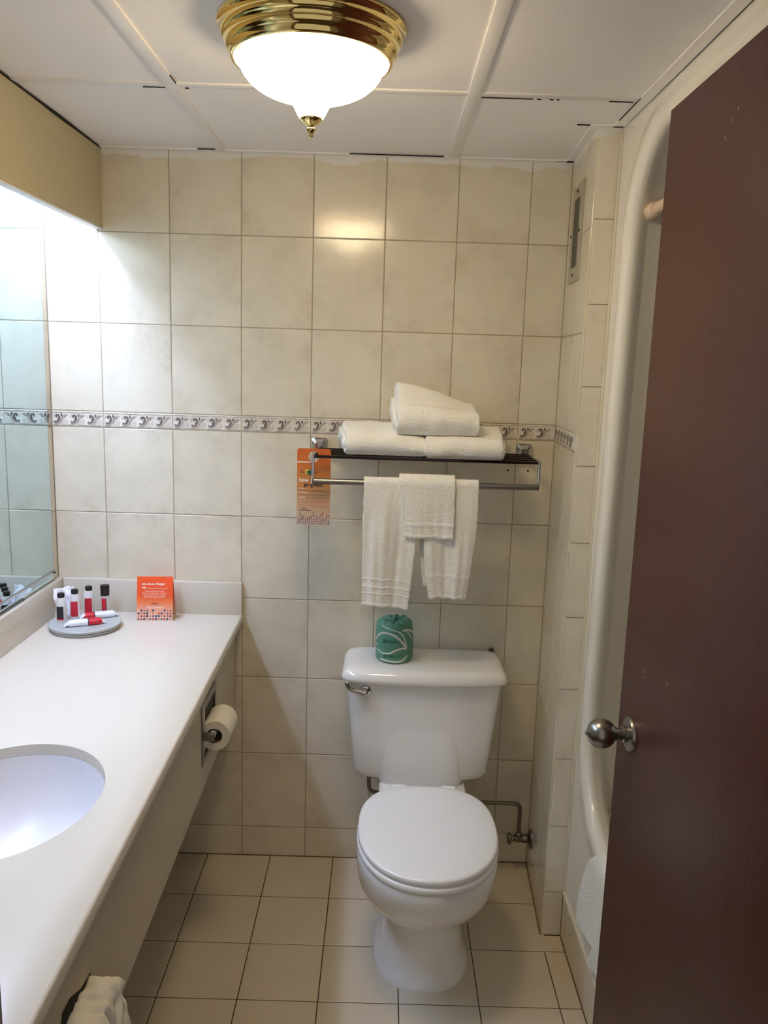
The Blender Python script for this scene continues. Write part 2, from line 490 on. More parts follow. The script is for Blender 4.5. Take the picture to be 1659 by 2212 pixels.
# right wall up to the column, it runs slightly out of square
XB, XR, YC, XT = 0.9093, 0.8925, -0.337, 0.9474
bm = B()
loft(bm, [[Vector((XB + 0.0016, 0, z)), Vector((XR + 0.0016, YC + 0.004, z)), Vector((XT, YC + 0.004, z)), Vector((XT + .05, 0, z))] for z in (-0.02, Z_CEIL + 0.02)])
wall_right = struct(mk('wall_right', bm, M_GROUT, origin=(XB, -0.17, 0), smooth=0))
ang = -math.pi / 2 + math.atan2(XB - XR, -YC) * -1
dirv = Vector((XR - XB, YC, 0)).normalized(); LEN = Vector((XR - XB, YC, 0)).length
ang = math.atan2(dirv.y, dirv.x)
for r in range(len(ZL) - 1):
    for (s0, s1) in ((0.0, 0.2), (0.2, LEN)):
        p = Vector((XB, 0, 0)) + dirv * (s0 + s1) / 2
        zc = (ZL[r] + ZL[r + 1]) / 2
        if r == 6: border(wall_right, s1 - s0, (p.x, p.y, zc), SCROLL if s0 == 0 else scroll_mesh(LEN - 0.2 - G, 2), (0, 0, ang))
        else: put_tile(wall_right, tile_mesh(s1 - s0 - G, ZL[r + 1] - ZL[r] - G, M_TILE), (p.x, p.y, zc), (0, 0, ang))
# narrow return face of the column, bull-nosed left edge
zc = [0.0] + [0.134 + 0.1975 * k for k in range(11)]
zc = [z for z in zc if z < Z_CEIL - 0.02] + [Z_CEIL]
for a, b_ in zip(zc[:-1], zc[1:]):
    put_tile(wall_right, tile_mesh(XT - XR - 0.001, b_ - a - G, M_COLT, round_left=True), ((XR + XT) / 2, YC, (a + b_) / 2), jig=0.0008)
# caulk seam between column and tub surround
bm = B(); tube(bm, [(XT + 0.003, YC - 0.0015, 0.134), (XT + 0.003, YC - 0.0015, Z_CEIL - 0.004)], 0.0050, 10)
mk('caulk_seam', bm, M_CAULK, wall_right)

# floor
bm = B(); box(bm, -0.60, 1.75, -1.72, 0.05, -0.05, -0.0012)
floor = struct(mk('floor', bm, M_GROUTF, origin=(0.2, -0.8, -0.0012), smooth=0))
fx = [-0.55] + [-0.509 + 0.2 * k for k in range(8)] + [XT]
fy = [0.0] + [-0.2034 - 0.2001 * k for k in range(8)]
FR = (-math.pi / 2, 0, 0)
for i in range(len(fx) - 1):
    for j in range(len(fy) - 1):
        w_, h_ = fx[i + 1] - fx[i] - G, fy[j] - fy[j + 1] - G
        if w_ < 0.01: continue
        xa_, xb_ = fx[i], fx[i + 1]
        if i == len(fx) - 3 and j in (0, 1): xb_ = 0.913 if j == 0 else 0.903; w_ = xb_ - xa_ - G
        if i == len(fx) - 2 and j == 0: continue
        cy_ = (fy[j] + fy[j + 1]) / 2
        if i == len(fx) - 2 and j == 1:
            h_ = (YC - 0.001) - fy[j + 1] - G; cy_ = ((YC - 0.001) + fy[j + 1]) / 2
        me = tile_mesh(w_, h_, M_FTILE)
        put_tile(floor, me, ((xa_ + xb_) / 2, cy_, 0), FR, 'floor_tile', 0.0012)
# low row of tiles at the foot of the tub
bm = B(); box(bm, XT + 0.0014, XT + 0.012, -1.60, YC, -0.01, 0.130)
base_r = struct(mk('baseboard_right', bm, M_GROUT, origin=(XT, -0.9, 0), smooth=0))
ys = [YC] + [y for y in fy if y < YC - 0.02] + [-1.6]
for a, b_ in zip(ys[:-1], ys[1:]):
    if a - b_ < 0.02: continue
    put_tile(base_r, tile_mesh(a - b_ - G, 0.128, M_COLT), (XT, (a + b_) / 2, 0.065), (0, 0, -math.pi / 2), jig=0.001)
bm = B()
pts = []
for k in range(40):
    y = YC - 0.003 - (1.6 + YC) * k / 39
    pts.append((XT + 0.002 + 0.0012 * noise.noise(Vector((0, y * 60, 0))), y, 0.133 + 0.002 * noise.noise(Vector((3, y * 40, 0)))))
tube(bm, pts, [0.0050 + 0.0016 * noise.noise(Vector((y_[1] * 70, 1, 0))) for y_ in pts], 8)
mk('caulk_seam', bm, M_CAULK, base_r)
# grime/caulk joint at the foot of the right wall
bm = B()
pts = [Vector((XB, -0.002, 0.001)) + dirv * (LEN * k / 24) for k in range(25)]
pts = [p + Vector((-0.002 + 0.0015 * noise.noise(p * 50), 0, 0)) for p in pts]
tube(bm, pts, [0.0013 + 0.0009 * noise.noise(p * 90) for p in pts], 6)
mk('grime_seam', bm, M_GRIME, floor)
bm = B()
pts = [Vector((-0.5 + 1.4 * k / 60, -0.001 + 0.001 * noise.noise(Vector((k, 0, 0))), 0.0008)) for k in range(61)]
tube(bm, pts, [0.0015 + 0.0008 * noise.noise(p * 40) for p in pts], 6)
mk('grime_seam', bm, M_GRIME, floor)
bm = B()
pts = [Vector((XT - 0.001 + 0.001 * noise.noise(Vector((0, k, 0))), YC - 1.25 * k / 60, 0.0006)) for k in range(61)]
tube(bm, pts, [0.0016 + 0.0010 * noise.noise(p * 40) for p in pts], 6)
mk('grime_seam', bm, M_GRIME, floor)

# ceiling: panels in a painted tee grid
bm = B(); box(bm, -0.60, 1.75, -1.74, 0.06, Z_CEIL + 0.012, Z_CEIL + 0.06)
ceiling = struct(mk('ceiling', bm, M_CEIL, origin=(0.2, -0.8, Z_CEIL + 0.012), smooth=0))
cxs = [-0.55, -0.053, 0.5795, 0.945]; cys = [0.0, -0.545, -1.155, -1.62]
for i in range(3):
    for j in range(3):
        bm = B(); box(bm, cxs[i] + 0.0005, cxs[i + 1] - 0.0005, cys[j + 1] + 0.0005, cys[j] - 0.0005, Z_CEIL + 0.003, Z_CEIL + 0.011)
        mk('ceiling_panel', bm, M_CEIL, ceiling, smooth=0)
for x, w_ in ((-0.053, 0.014), (0.5795, 0.0135)):
    bm = B(); box(bm, x - w_, x + w_, -1.60, -0.002, Z_CEIL - 0.001, Z_CEIL + 0.004, 0.0008)
    mk('grid_tee', bm, M_TEE, ceiling)
bm = B(); box(bm, -0.385, 0.94, -0.558, -0.534, Z_CEIL - 0.0005, Z_CEIL + 0.0035, 0.0008)
mk('grid_tee', bm, M_TEE, ceiling)
bm = B(); box(bm, -0.385, 0.94, -1.168, -1.142, Z_CEIL - 0.0005, Z_CEIL + 0.0035, 0.0008)
mk('grid_tee', bm, M_TEE, ceiling)
# wall angles at the rim of the grid
def strip(p0, p1, w_, side, z=Z_CEIL - 0.0015, th=0.004, name='wall_angle'):
    p0, p1 = Vector(p0), Vector(p1); d = (p1 - p0).normalized(); q = Vector((-d.y, d.x, 0)) * side * w_
    bm = B(); loft(bm, [[Vector((p.x, p.y, zz)) for p in (p0, p1, p1 + q, p0 + q)] for zz in (z, z + th)])
    mk(name, bm, M_TEE, ceiling, smooth=0)
strip((-0.385, -0.001, 0), (XB, -0.001, 0), 0.016, -1)
strip((XB, 0, 0), (XR, YC, 0), 0.020, -1)
strip((XR - 0.02, YC, 0), (XT, YC, 0), 0.020, -1)
strip((XT, YC - 0.01, 0), (XT, -1.6, 0), 0.024, -1)
# solid dark strips, painted shade of slits where panels and angles part
def slit(x0, y0, x1, y1, w_=0.0010, z=Z_CEIL - 0.0022):
    d = Vector((x1 - x0, y1 - y0, 0)).normalized(); q = Vector((-d.y, d.x, 0)) * w_ / 2
    a, b_ = Vector((x0, y0, 0)), Vector((x1, y1, 0))
    bm = B(); loft(bm, [[Vector((p.x, p.y, zz)) for p in (a - q, b_ - q, b_ + q, a + q)] for zz in (z, z + 0.003)])
    mk('slit_shade', bm, M_DARK, ceiling, smooth=0)
for s_ in ((-0.116, -0.0195, -0.068, -0.0195), (-0.05, -0.020, -0.044, -0.020), (0.297, -0.0195, 0.553, -0.0195)): slit(*s_, z=Z_CEIL - 0.0005 + -0.0012)
for s_ in ((-0.115, -0.533, -0.068, -0.533), (-0.026, -0.533, -0.018, -0.533), (0.596, -0.533, 0.705, -0.533), (0.713, -0.533, 0.722, -0.533), (0.74, -0.533, 0.748, -0.533), (0.755, -0.533, 0.76, -0.533), (0.865, -0.533, 0.915, -0.533),
           (-0.0385, -0.56, -0.0385, -0.61), (0.838, -0.357, 0.868, -0.357), (0.9235, -0.56, 0.9235, -0.40), (0.86, -0.012, 0.885, -0.012)):
    slit(*s_)

# soffit over the vanity, hollow light box
bm = B()
box(bm, -0.403, -0.385, -1.60, -0.003, 1.905, Z_CEIL - 0.003)
soffit = struct(mk('trim_1', bm, M_SOFFIT, origin=(-0.394, -0.8, 1.905), smooth=0), 'tan soffit board above the mirror')
bm = B(); box(bm, -0.408, -0.3865, -1.60, -0.003, 1.9000, 1.9052, 0.001)
mk('white_edge', bm, M_WHITE, soffit)
bm = B(); box(bm, -0.550, -0.403, -1.60, -0.003, Z_CEIL - 0.04, Z_CEIL - 0.004)
mk('light_box_top', bm, M_WHITE, soffit)
bm = B(); box(bm, -0.55, -0.545, -1.60, -0.003, 1.965, Z_CEIL - 0.04)
mk('light_box_back', bm, M_WHITE, soffit)
bm = B()
pts = [Vector((-0.3845, -1.5 + 1.5 * k / 60, Z_CEIL - 0.001)) for k in range(61)]  # dark bead painting in the shade of the gap under the ceiling
tube(bm, pts, [0.0022 + 0.0022 * noise.noise(p * 5) for p in pts], 6)
mk('slit_shade', bm, M_DARK, soffit)

# vanity light: two tubes in a batten
vl = thing('vanity_light', 'bluish white tube lamp hidden inside the soffit above the mirror', 'lamp', (-0.47, -0.75, 2.07))
bm = B(); box(bm, -0.515, -0.425, -1.42, -0.06, 2.035, 2.074, 0.004); mk('batten', bm, M_WHITE, vl)
for x in (-0.493, -0.447):
    bm = B(); tube(bm, [(x, -1.38, 2.012), (x, -0.10, 2.012)], 0.0125, 14); mk('tube', bm, M_TUBE, vl)
    for y in (-1.38, -0.10):
        bm = B(); box(bm, x - 0.014, x + 0.014, y - 0.008, y + 0.008, 1.999, 2.038, 0.002); mk('lamp_holder', bm, M_WHITE, vl)

# front wall with the doorway, hall beyond
bm = B(); box(bm, -0.66, -0.015, -1.72, -1.60, -0.02, 2.14)
box(bm, 0.965, 1.80, -1.72, -1.60, -0.02, 2.14); box(bm, -0.015, 0.965, -1.72, -1.60, 2.075, 2.14)
wall_front = struct(mk('wall_front', bm, M_HALL, smooth=0))
bm = B(); box(bm, -0.015, 0.013, -1.735, -1.6005, 0, 2.04, 0.002); box(bm, 0.946, 0.965, -1.735, -1.6005, 0, 2.04, 0.002); box(bm, -0.015, 0.965, -1.735, -1.6005, 2.04, 2.075, 0.002)
struct(mk('trim_2', bm, M_CASING))
bm = B(); box(bm, -0.9, 1.8, -3.6, -1.72, -0.05, 0.0); struct(mk('floor_hall', bm, M_CARPET, smooth=0))
bm = B(); box(bm, -0.95, -0.9, -3.6, -1.72, 0, 2.5); struct(mk('wall_hall_left', bm, M_HALL, smooth=0))
bm = B(); box(bm, 1.8, 1.85, -3.6, -1.72, 0, 2.5); struct(mk('wall_hall_right', bm, M_HALL, smooth=0))

# ------------------------------------------------------------------ door
XD, YD = 0.909, -0.812
bm = B(); box(bm, XD, XD + 0.033, -1.597, YD, 0.012, 2.020, 0.0015)
door = struct(mk('door_1', bm, M_DOOR, origin=(XD + 0.016, -1.597, 0.012)), 'dark red brown bathroom door standing open')
ky, kz = -0.895, 0.865
bm = B(); lathe(bm, [(0.0345, 0), (0.0345, -0.003), (0.032, -0.007), (0.016, -0.009), (0.016, -0.016), (0.0125, -0.0175), (0.0125, -0.024)], (XD, ky, kz), 'X', 48)
rose = mk('door_rose', bm, M_STEEL, door)
bm = B(); lathe(bm, [(0.0105, -0.022), (0.0115, -0.027), (0.0135, -0.030)] + [(0.0290 * math.sin(t), -0.0570 + 0.0283 * math.cos(t)) for t in [0.52 + (math.pi - 0.72) * k / 20 for k in range(21)]] + [(0.004, -0.0853)], (XD, ky, kz), 'X', 48)
knob = mk('door_knob', bm, M_STEEL, door)
bm = B(); lathe(bm, [(0.0045, -0.0840), (0.0045, -0.0880), (0.003, -0.0885)], (XD, ky, kz), 'X', 16); mk('privacy_button', bm, M_CHROME, knob)
bm = B()
for z in (0.25, 1.0, 1.75): tube(bm, [(XD - 0.004, -1.597, z), (XD - 0.004, -1.597, z + 0.09)], 0.006, 10)
mk('hinge', bm, M_STEEL, door)
bm = B(); box(bm, XD + 0.005, XD + 0.028, YD - 0.001, YD + 0.001, kz - 0.028, kz + 0.028); mk('latch_plate', bm, M_STEEL, door)
# paint chips on the face
bm = B()
for (y, z, s) in ((-0.938, 1.010, 0.0035), (-0.940, 0.999, 0.002), (-1.06, 1.035, 0.0025), (-1.08, 1.905, 0.002), (-1.09, 1.90, 0.0015), (-1.10, 1.925, 0.0018), (-1.12, 1.935, 0.002)):
    pts = [Vector((XD - 0.0003, y + s * (0.5 + random.random() * .6) * math.cos(t), z + s * (0.8 + random.random()) * math.sin(t))) for t in [k * math.pi / 4 for k in range(8)]]
    poly(bm, pts)
mk('paint_chip', bm, mat('chip', (196, 176, 166), 0.8), door, smooth=0)

# ------------------------------------------------------------------ tub and surround
tub = thing('bathtub_surround', 'cream moulded tub and shower surround with rounded opening, behind the door', 'bathtub', (1.3, -1.0, 0.13))
def rr_loop(X, y1, y2, z1, z2, Rb, Rt, n=12):
    """rounded rectangle in the YZ plane; y1 far side (+), y2 near side"""
    pts = []
    def arc(cy, cz, R, a0, a1):
        for k in range(n + 1):
            t = a0 + (a1 - a0) * k / n
            pts.append(Vector((X, cy + R * math.cos(t), cz + R * math.sin(t))))
    arc(y1 - Rb, z1 + Rb, Rb, 0, -math.pi / 2)
    arc(y2 + Rb, z1 + Rb, Rb, -math.pi / 2, -math.pi)
    arc(y2 + Rt, z2 - Rt, Rt, math.pi, math.pi / 2)
    arc(y1 - Rt, z2 - Rt, Rt, math.pi / 2, 0)
    return pts
Y2 = -1.57
def op(X, d, zb=None, lean=0.0, yb=-0.352):
    """opening loop inset by d; leans a little towards the room end at the top"""
    L_ = rr_loop(X, yb - d, Y2 + d, (0.365 + d) if zb is None else zb, 2.108 - d * .75, 0.25 - d * .5, 0.22 - d * .4)
    for p in L_:
        if p.y > -0.9: p.y -= 0.045 * max(0, (p.z - 0.5) / 1.6)
    return L_
XF = 0.952
bm = B()
outer = []
ref = op(XF, 0.0)
for p in ref:   # project to the rectangular border of the flange
    q = p.copy(); q.x = XF
    fy_ = -0.339 if p.y > -0.9 else Y2 - 0.02
    outer.append(q)
# flange: rectangle ring with matching vertex count
n1 = 13
rect = []
corners = [(-0.339, 0.136), (Y2 - 0.02, 0.136), (Y2 - 0.02, Z_CEIL - 0.001), (-0.339, Z_CEIL - 0.001)]
for ci, (cy_, cz_) in enumerate(corners):
    seg = ref[ci * n1:(ci + 1) * n1]
    for k, p in enumerate(seg):
        t = k / (n1 - 1)
        if ci == 0: a, c_, b_ = (-0.339, seg[0].z), (cy_, cz_), (seg[-1].y, 0.136)
        elif ci == 1: a, c_, b_ = (seg[0].y, 0.136), (cy_, cz_), (Y2 - 0.02, seg[-1].z)
        elif ci == 2: a, c_, b_ = (Y2 - 0.02, seg[0].z), (cy_, cz_), (seg[-1].y, Z_CEIL - 0.001)
        else: a, c_, b_ = (seg[0].y, Z_CEIL - 0.001), (cy_, cz_), (-0.339, seg[-1].z)
        if t < 0.5: y_, z_ = a[0] + (c_[0] - a[0]) * t * 2, a[1] + (c_[1] - a[1]) * t * 2
        else: y_, z_ = c_[0] + (b_[0] - c_[0]) * (t * 2 - 1), c_[1] + (b_[1] - c_[1]) * (t * 2 - 1)
        rect.append(Vector((XF, y_, z_)))
prof = [(XF, -0.004), (0.951, 0.010), (0.9475, 0.026), (0.9425, 0.042), (0.9395, 0.056), (0.9395, 0.070), (0.9430, 0.082), (0.9490, 0.089), (0.957, 0.0925), (0.966, 0.092), (0.975, 0.088), (0.985, 0.084)]
rings = [[Vector((XF + .03, p.y, p.z)) for p in rect], rect] + [op(x, d) for x, d in prof]
R_ = loft(bm, rings, False, False)
mk('rim_flange', bm, M_FIBER, tub, smooth=50)
# inside of the alcove: walls flare out behind the lip and fall to the tub floor
def inner(X, y1, zb, zt=2.06, R=0.09, y2=Y2 + 0.03):
    return rr_loop(X, y1, y2, zb, zt, R, R)
bm = B()
rings = [op(0.985, 0.084), op(1.0, 0.081, 0.42), op(1.015, 0.079, 0.34), op(1.05, 0.077, 0.26), op(1.10, 0.075, 0.22), op(1.55, 0.075, 0.22), op(1.64, 0.10, 0.28), op(1.68, 0.17, 0.42)]
rings[0] = [Vector((p.x, p.y, p.z)) for p in rings[0]]
loft(bm, rings, False, True)
mk('alcove_shell', bm, M_FIBER, tub, smooth=50)
bm = B(); box(bm, 1.0, 1.60, -0.58, -0.46, 0.26, 0.47, 0.03, 4); mk('end_ledge', bm, M_FIBER, tub)

# shower rod on the end wall
rod = thing('shower_rod', 'cream shower curtain rod ending in a round collar on the tub end wall', 'rod', (0.990, -0.49, 1.89))
bm = B(); tube(bm, [(0.990, -0.50, 1.906), (0.994, -1.53, 1.906)], 0.0128, 24); mk('rod_tube', bm, M_ROD, rod)
bm = B(); lathe(bm, [(0.019, 0.012), (0.020, 0.0), (0.0195, -0.010), (0.0172, -0.014), (0.0165, -0.036), (0.0150, -0.040)], (0.990, -0.480, 1.906), 'Y', 32); mk('end_collar', bm, M_ROD, rod)

# ------------------------------------------------------------------ vanity
ZT = 0.803
van = thing('vanity_counter', 'long white vanity counter with upstand along the mirror wall', 'counter', (-0.27, -0.8, 0.50))
def edge_x(y): return 0.0045 + (-y) * 0.0165
bm = B()
SC = Vector((-0.2286, -1.082)); SA, SB = 0.1655, 0.2002
NS = 96
def outer_pt(t):
    d = Vector((math.cos(t) * SA, math.sin(t) * SB))
    best = None
    for k in range(400):
        s = 1 + k * 0.02
        p = SC + d * s
        if p.x < -0.5485 or p.x > edge_x(p.y) - 0.006 or p.y > -0.0215 or p.y < -1.598:
            return p
    return SC + d
def rect_pt(t):
    dx, dy = math.cos(t) * SA, math.sin(t) * SB
    cand = []
    if dx < 0: cand.append((-0.5485 - SC.x) / dx)
    if dx > 0:
        cand.append((0.0045 - 0.006 - 0.0165 * SC.y - SC.x) / (dx + 0.0165 * dy))
    if dy > 0: cand.append((-0.002 - SC.y) / dy)
    if dy < 0: cand.append((-1.598 - SC.y) / dy)
    s = min(c for c in cand if c > 0)
    return Vector((SC.x + dx * s, SC.y + dy * s))
ang_ = [2 * math.pi * k / NS for k in range(NS)]
for (cx_, cy_) in ((-0.5485, -0.002), (edge_x(-0.002) - 0.006, -0.002), (-0.5485, -1.598), (edge_x(-1.598) - 0.006, -1.598)):
    t = math.atan2((cy_ - SC.y) / SB, (cx_ - SC.x) / SA) % (2 * math.pi)
    k = min(range(NS), key=lambda q: abs(ang_[q] - t)); ang_[k] = t
def ell(t, z, k=1.0, d=0.0): return Vector((SC.x + (SA * k + d) * math.cos(t), SC.y + (SB * k + d) * math.sin(t), z))
def rct(t, z, infl=0.0):
    p = rect_pt(t)
    x = p.x
    if abs(p.x - (edge_x(p.y) - 0.006)) < 0.002: x += infl
    return Vector((x, p.y, z))
TH = 0.022
rings = [[ell(t, ZT - TH) for t in ang_], [ell(t, ZT - 0.003) for t in ang_], [ell(t, ZT - 0.0008, d=0.0008) for t in ang_], [ell(t, ZT, d=0.003) for t in ang_],
         [rct(t, ZT) for t in ang_], [rct(t, ZT - 0.0015, 0.004) for t in ang_], [rct(t, ZT - 0.005, 0.006) for t in ang_], [rct(t, ZT - TH, 0.006) for t in ang_], [ell(t, ZT - TH) for t in ang_]]
loft(bm, rings, False, False)
mk('countertop', bm, M_COUNTER, van, smooth=40)
bm = B(); box(bm, -0.528, 0.003, -0.021, -0.002, ZT, 0.901, 0.0015); mk('upstand', bm, M_COUNTER, van)
bm = B(); box(bm, -0.549, -0.529, -1.598, -0.002, ZT, 0.901, 0.0015); mk('upstand', bm, M_COUNTER, van)
bm = B()
rings = []
for y in (-0.004, -1.598):
    xe = edge_x(y) - 0.022
    rings.append([Vector((xe, y, 0.505)), Vector((xe, y, ZT - TH)), Vector((xe - 0.018, y, ZT - TH)), Vector((xe - 0.018, y, 0.505))])
# opening for the recessed holders is handled by plates standing on the face
loft(bm, rings)
apron = mk('apron_panel', bm, M_APRON, van, smooth=0)

sink = thing('sink_basin', 'oval white undermount sink in the vanity counter', 'sink', (SC.x, SC.y, 0.66))
bm = B()
prof = [(1.06, -TH), (1.0, -TH - 0.0005), (0.985, -TH - 0.012), (0.95, -TH - 0.04), (0.87, -TH - 0.08), (0.72, -TH - 0.115), (0.5, -TH - 0.135), (0.25, -TH - 0.143), (0.12, -TH - 0.145)]
loft(bm, [[ell(t, ZT + h, k) for t in ang_] for k, h in prof], False, True)
loft(bm, [[ell(t, ZT + h - 0.01, k + 0.02) for t in ang_] for k, h in prof], False, True)
mk('bowl', bm, M_SINK, sink, smooth=60, flip=True)
bm = B(); lathe(bm, [(0.022, 0.0), (0.020, 0.003), (0.012, 0.001)], (SC.x, SC.y, ZT - TH - 0.1448), 'Z', 24); mk('drain', bm, M_CHROME, sink)

# mirror
mir = thing('wall_mirror', 'large bluish mirror above the vanity counter on the left wall', 'mirror', (-0.549, -0.8, 0.90))
bm = B(); box(bm, -0.5498, -0.5442, -1.56, -0.0445, 0.931, 1.951); mk('glass', bm, M_MIRROR, mir, smooth=0)
bm = B(); box(bm, -0.5499, -0.5446, -0.0445, -0.0425, 0.931, 1.951); mk('side_edge', bm, mat('mirror_edge', (70, 78, 76), 0.3), mir, smooth=0)
bm = B(); box(bm, -0.5498, -0.5462, -1.56, -0.0445, 0.903, 0.926); mk('glass', bm, M_MIRROR, mir, smooth=0)
bm = B(); box(bm, -0.5499, -0.5400, -1.56, -0.043, 0.9262, 0.9312, 0.001); mk('chrome_channel', bm, M_CHROME, mir)
bm = B(); box(bm, -0.5499, -0.5415, -1.56, -0.25, 0.9015, 0.9055, 0.0008); mk('chrome_channel', bm, M_BLACKM, mir)
bm = B(); box(bm, -0.5499, -0.539, -0.050, -0.044, 0.9225, 0.9265, 0.0006); mk('mirror_clip', bm, M_BLACKM, mir)

# recessed toilet paper holder in the apron
def ax(y): return edge_x(y) - 0.022
hold = thing('paper_holder', 'recessed chrome toilet paper holder in the vanity apron', 'paper holder', (ax(-.437), -0.437, 0.572))
bm = B()
y0, y1, z0, z1 = -0.522, -0.352, 0.572, 0.726
xa = ax(-0.437) - 0.0006
def frame_plate(bm, X, y0, y1, z0, z1, wd, th, nx=-1):
    o = [(y0, z0), (y1, z0), (y1, z1), (y0, z1)]; i = [(y0 + wd, z0 + wd), (y1 - wd, z0 + wd), (y1 - wd, z1 - wd), (y0 + wd, z1 - wd)]
    b = 0.0015
    R4 = [[Vector((X, y, z)) for y, z in o], [Vector((X + th * .6, y, z)) for y, z in o],
          [Vector((X + th, y + (b if y == y0 else -b), z + (b if z == z0 else -b))) for y, z in o],
          [Vector((X + th, y, z)) for y, z in i], [Vector((X + th * .3, y, z)) for y, z in i], [Vector((X, y, z)) for y, z in i]]
    loft(bm, R4, False, False)
frame_plate(bm, xa, y0, y1, z0, z1, 0.017, 0.005)
mk('wall_plate', bm, M_STEEL, hold, smooth=20)
bm = B(); box(bm, xa + 0.0002, xa + 0.0012, y0 + 0.016, y1 - 0.016, z0 + 0.016, z1 - 0.016); mk('recess', bm, mat('recess_dark', (38, 32, 28), 0.5, 0.6), hold, smooth=0)
for y in (-0.512, -0.374):
    bm = B(); box(bm, xa + 0.001, 0.022, y - 0.0035, y + 0.0035, 0.637, 0.659, 0.001); mk('arm', bm, M_STEEL, hold)
bm = B(); tube(bm, [(0.014, -0.511, 0.648), (0.014, -0.375, 0.648)], 0.0085, 16); mk('spindle', bm, M_SEAT, hold)
roll = thing('toilet_paper_roll', 'part used white toilet paper roll on the holder under the counter edge', 'toilet paper', (0.018, -0.445, 0.608))
bm = B(); rings_prof = [(0.0195, -0.052), (0.0375, -0.052), (0.0380, -0.050), (0.0380, 0.050), (0.0375, 0.052), (0.0195, 0.052), (0.0195, -0.052)]
RC = (0.018, -0.446, 0.6435)
lathe(bm, rings_prof, RC, 'Y', 56, cap=False); mk('paper', bm, M_TISSUE, roll, smooth=40)
bm = B(); lathe(bm, [(0.0190, -0.0515), (0.0196, -0.0515), (0.0196, 0.0515), (0.0190, 0.0515), (0.0190, -0.0515)], RC, 'Y', 40, cap=False); mk('core', bm, M_TPIN, roll)
bm = B()
arc = []
for k in range(12):
    t = math.radians(92 - k * 9)
    arc.append((RC[0] + 0.0386 * math.cos(t), RC[2] + 0.0386 * math.sin(t)))
loft(bm, [[Vector((x, RC[1] + s * 0.052, z)) for x, z in arc] for s in (-1, 1)], False, False, closed=False)
mk('loose_sheet', bm, M_TISSUE, roll, smooth=60)

# tissue slot with a tissue hanging out
tis = thing('tissue_dispenser', 'dark slot in the vanity apron at the bottom left corner', 'tissue dispenser', (ax(-1.30), -1.30, 0.60))
xt_ = ax(-1.30)
bm = B()
pts = [(-1.322, 0.664), (-1.36, 0.670), (-1.40, 0.690), (-1.43, 0.692), (-1.445, 0.655), (-1.40, 0.644), (-1.36, 0.650)]
loft(bm, [[Vector((xt_ - 0.0004 + 0.0165 * (-(y + 1.3)) , y, z)) for y, z in pts], [Vector((xt_ + 0.0012 + 0.0165 * (-(y + 1.3)), y, z)) for y, z in pts]])
mk('slot', bm, M_DARK, tis, smooth=0)
tish = thing('facial_tissue', 'crumpled white tissue hanging from the apron slot, bottom left', 'tissue', (xt_ + 0.03, -1.38, 0.51))
bm = B()
nu, nv = 44, 40
grid = []
for j in range(nv):
    v = j / (nv - 1); row = []
    for i in range(nu):
        u = i / (nu - 1)
        # comes out of the slot, juts towards the room, then falls
        crump = 0.006 * abs(math.sin(u * 8 + v * 6 + 2.5 * noise.noise(Vector((u * 2, v * 3, 9))))) - 0.005 * abs(math.sin(u * 5 - v * 9)) + 0.006 * noise.noise(Vector((u * 4, v * 6, 4))) + 0.004 * noise.noise(Vector((u * 11, v * 13, 1)))
        out_ = min(1, v / 0.35); fall = max(0, (v - 0.30) / 0.70)
        x = xt_ + 0.002 + 0.047 * out_ + 0.016 * fall + crump * min(1, v * 5)
        z = 0.667 - 0.012 * u * out_ - 0.15 * fall + 0.006 * math.sin(u * 9) * out_ + crump * 0.6
        y = -1.332 - 0.105 * u + (0.012 * (1 - u) * fall - 0.02 * u * fall) + 0.010 * math.sin(v * 7 + u * 2) * fall
        row.append(Vector((x, y, z)))
    grid.append(row)
loft(bm, grid, False, False, closed=False)
o = mk('sheet', bm, M_TISSUE, tish, smooth=70)
o2m = o.modifiers.new('s', 'SOLIDIFY'); o2m.thickness = 0.0006

# ------------------------------------------------------------------ ceiling lamp
Z_LAMP = Z_CEIL + 0.0028
lamp = thing('ceiling_lamp', 'round flush ceiling lamp with polished brass rim and lit glass dome', 'lamp', (0.27, -0.865, Z_CEIL))
LC = (0.27, -0.865, Z_LAMP)
bm = B()
prof = [(0.002, -0.0002), (0.1640, -0.0004), (0.1655, -0.004), (0.1640, -0.007), (0.1600, -0.0095), (0.1590, -0.016), (0.1580, -0.0225), (0.1555, -0.0255), (0.1520, -0.0275), (0.1515, -0.034), (0.1500, -0.041), (0.1465, -0.0445), (0.1440, -0.047), (0.1428, -0.0525), (0.1405, -0.057), (0.1370, -0.0575), (0.130, -0.050), (0.128, -0.01), (0.002, -0.008)]
lathe(bm, [(r_ * 0.975, h_) for r_, h_ in prof], LC, 'Z', 96, cap=False); mk('brass_rim', bm, M_BRASS, lamp, smooth=60)
bm = B()
prof = [(0.1365, -0.045), (0.1375, -0.054), (0.1350, -0.0585), (0.1290, -0.0610), (0.1265, -0.066), (0.1215, -0.0765), (0.1105, -0.0890), (0.094, -0.1000), (0.073, -0.1085), (0.052, -0.1135), (0.0410, -0.1155), (0.0370, -0.1185), (0.0305, -0.129), (0.0245, -0.1405), (0.0210, -0.1455), (0.006, -0.147)]
prof = [(p.x, p.y) for p in smooth_path([Vector((a, b, 0)) for a, b in prof[2:11]], 2)] + prof[11:]
lathe(bm, [(r_ * 0.975, h_) for r_, h_ in prof], LC, 'Z', 96, cap=False); mk('glass_dome', bm, M_DOME, lamp, smooth=60)
bm = B()
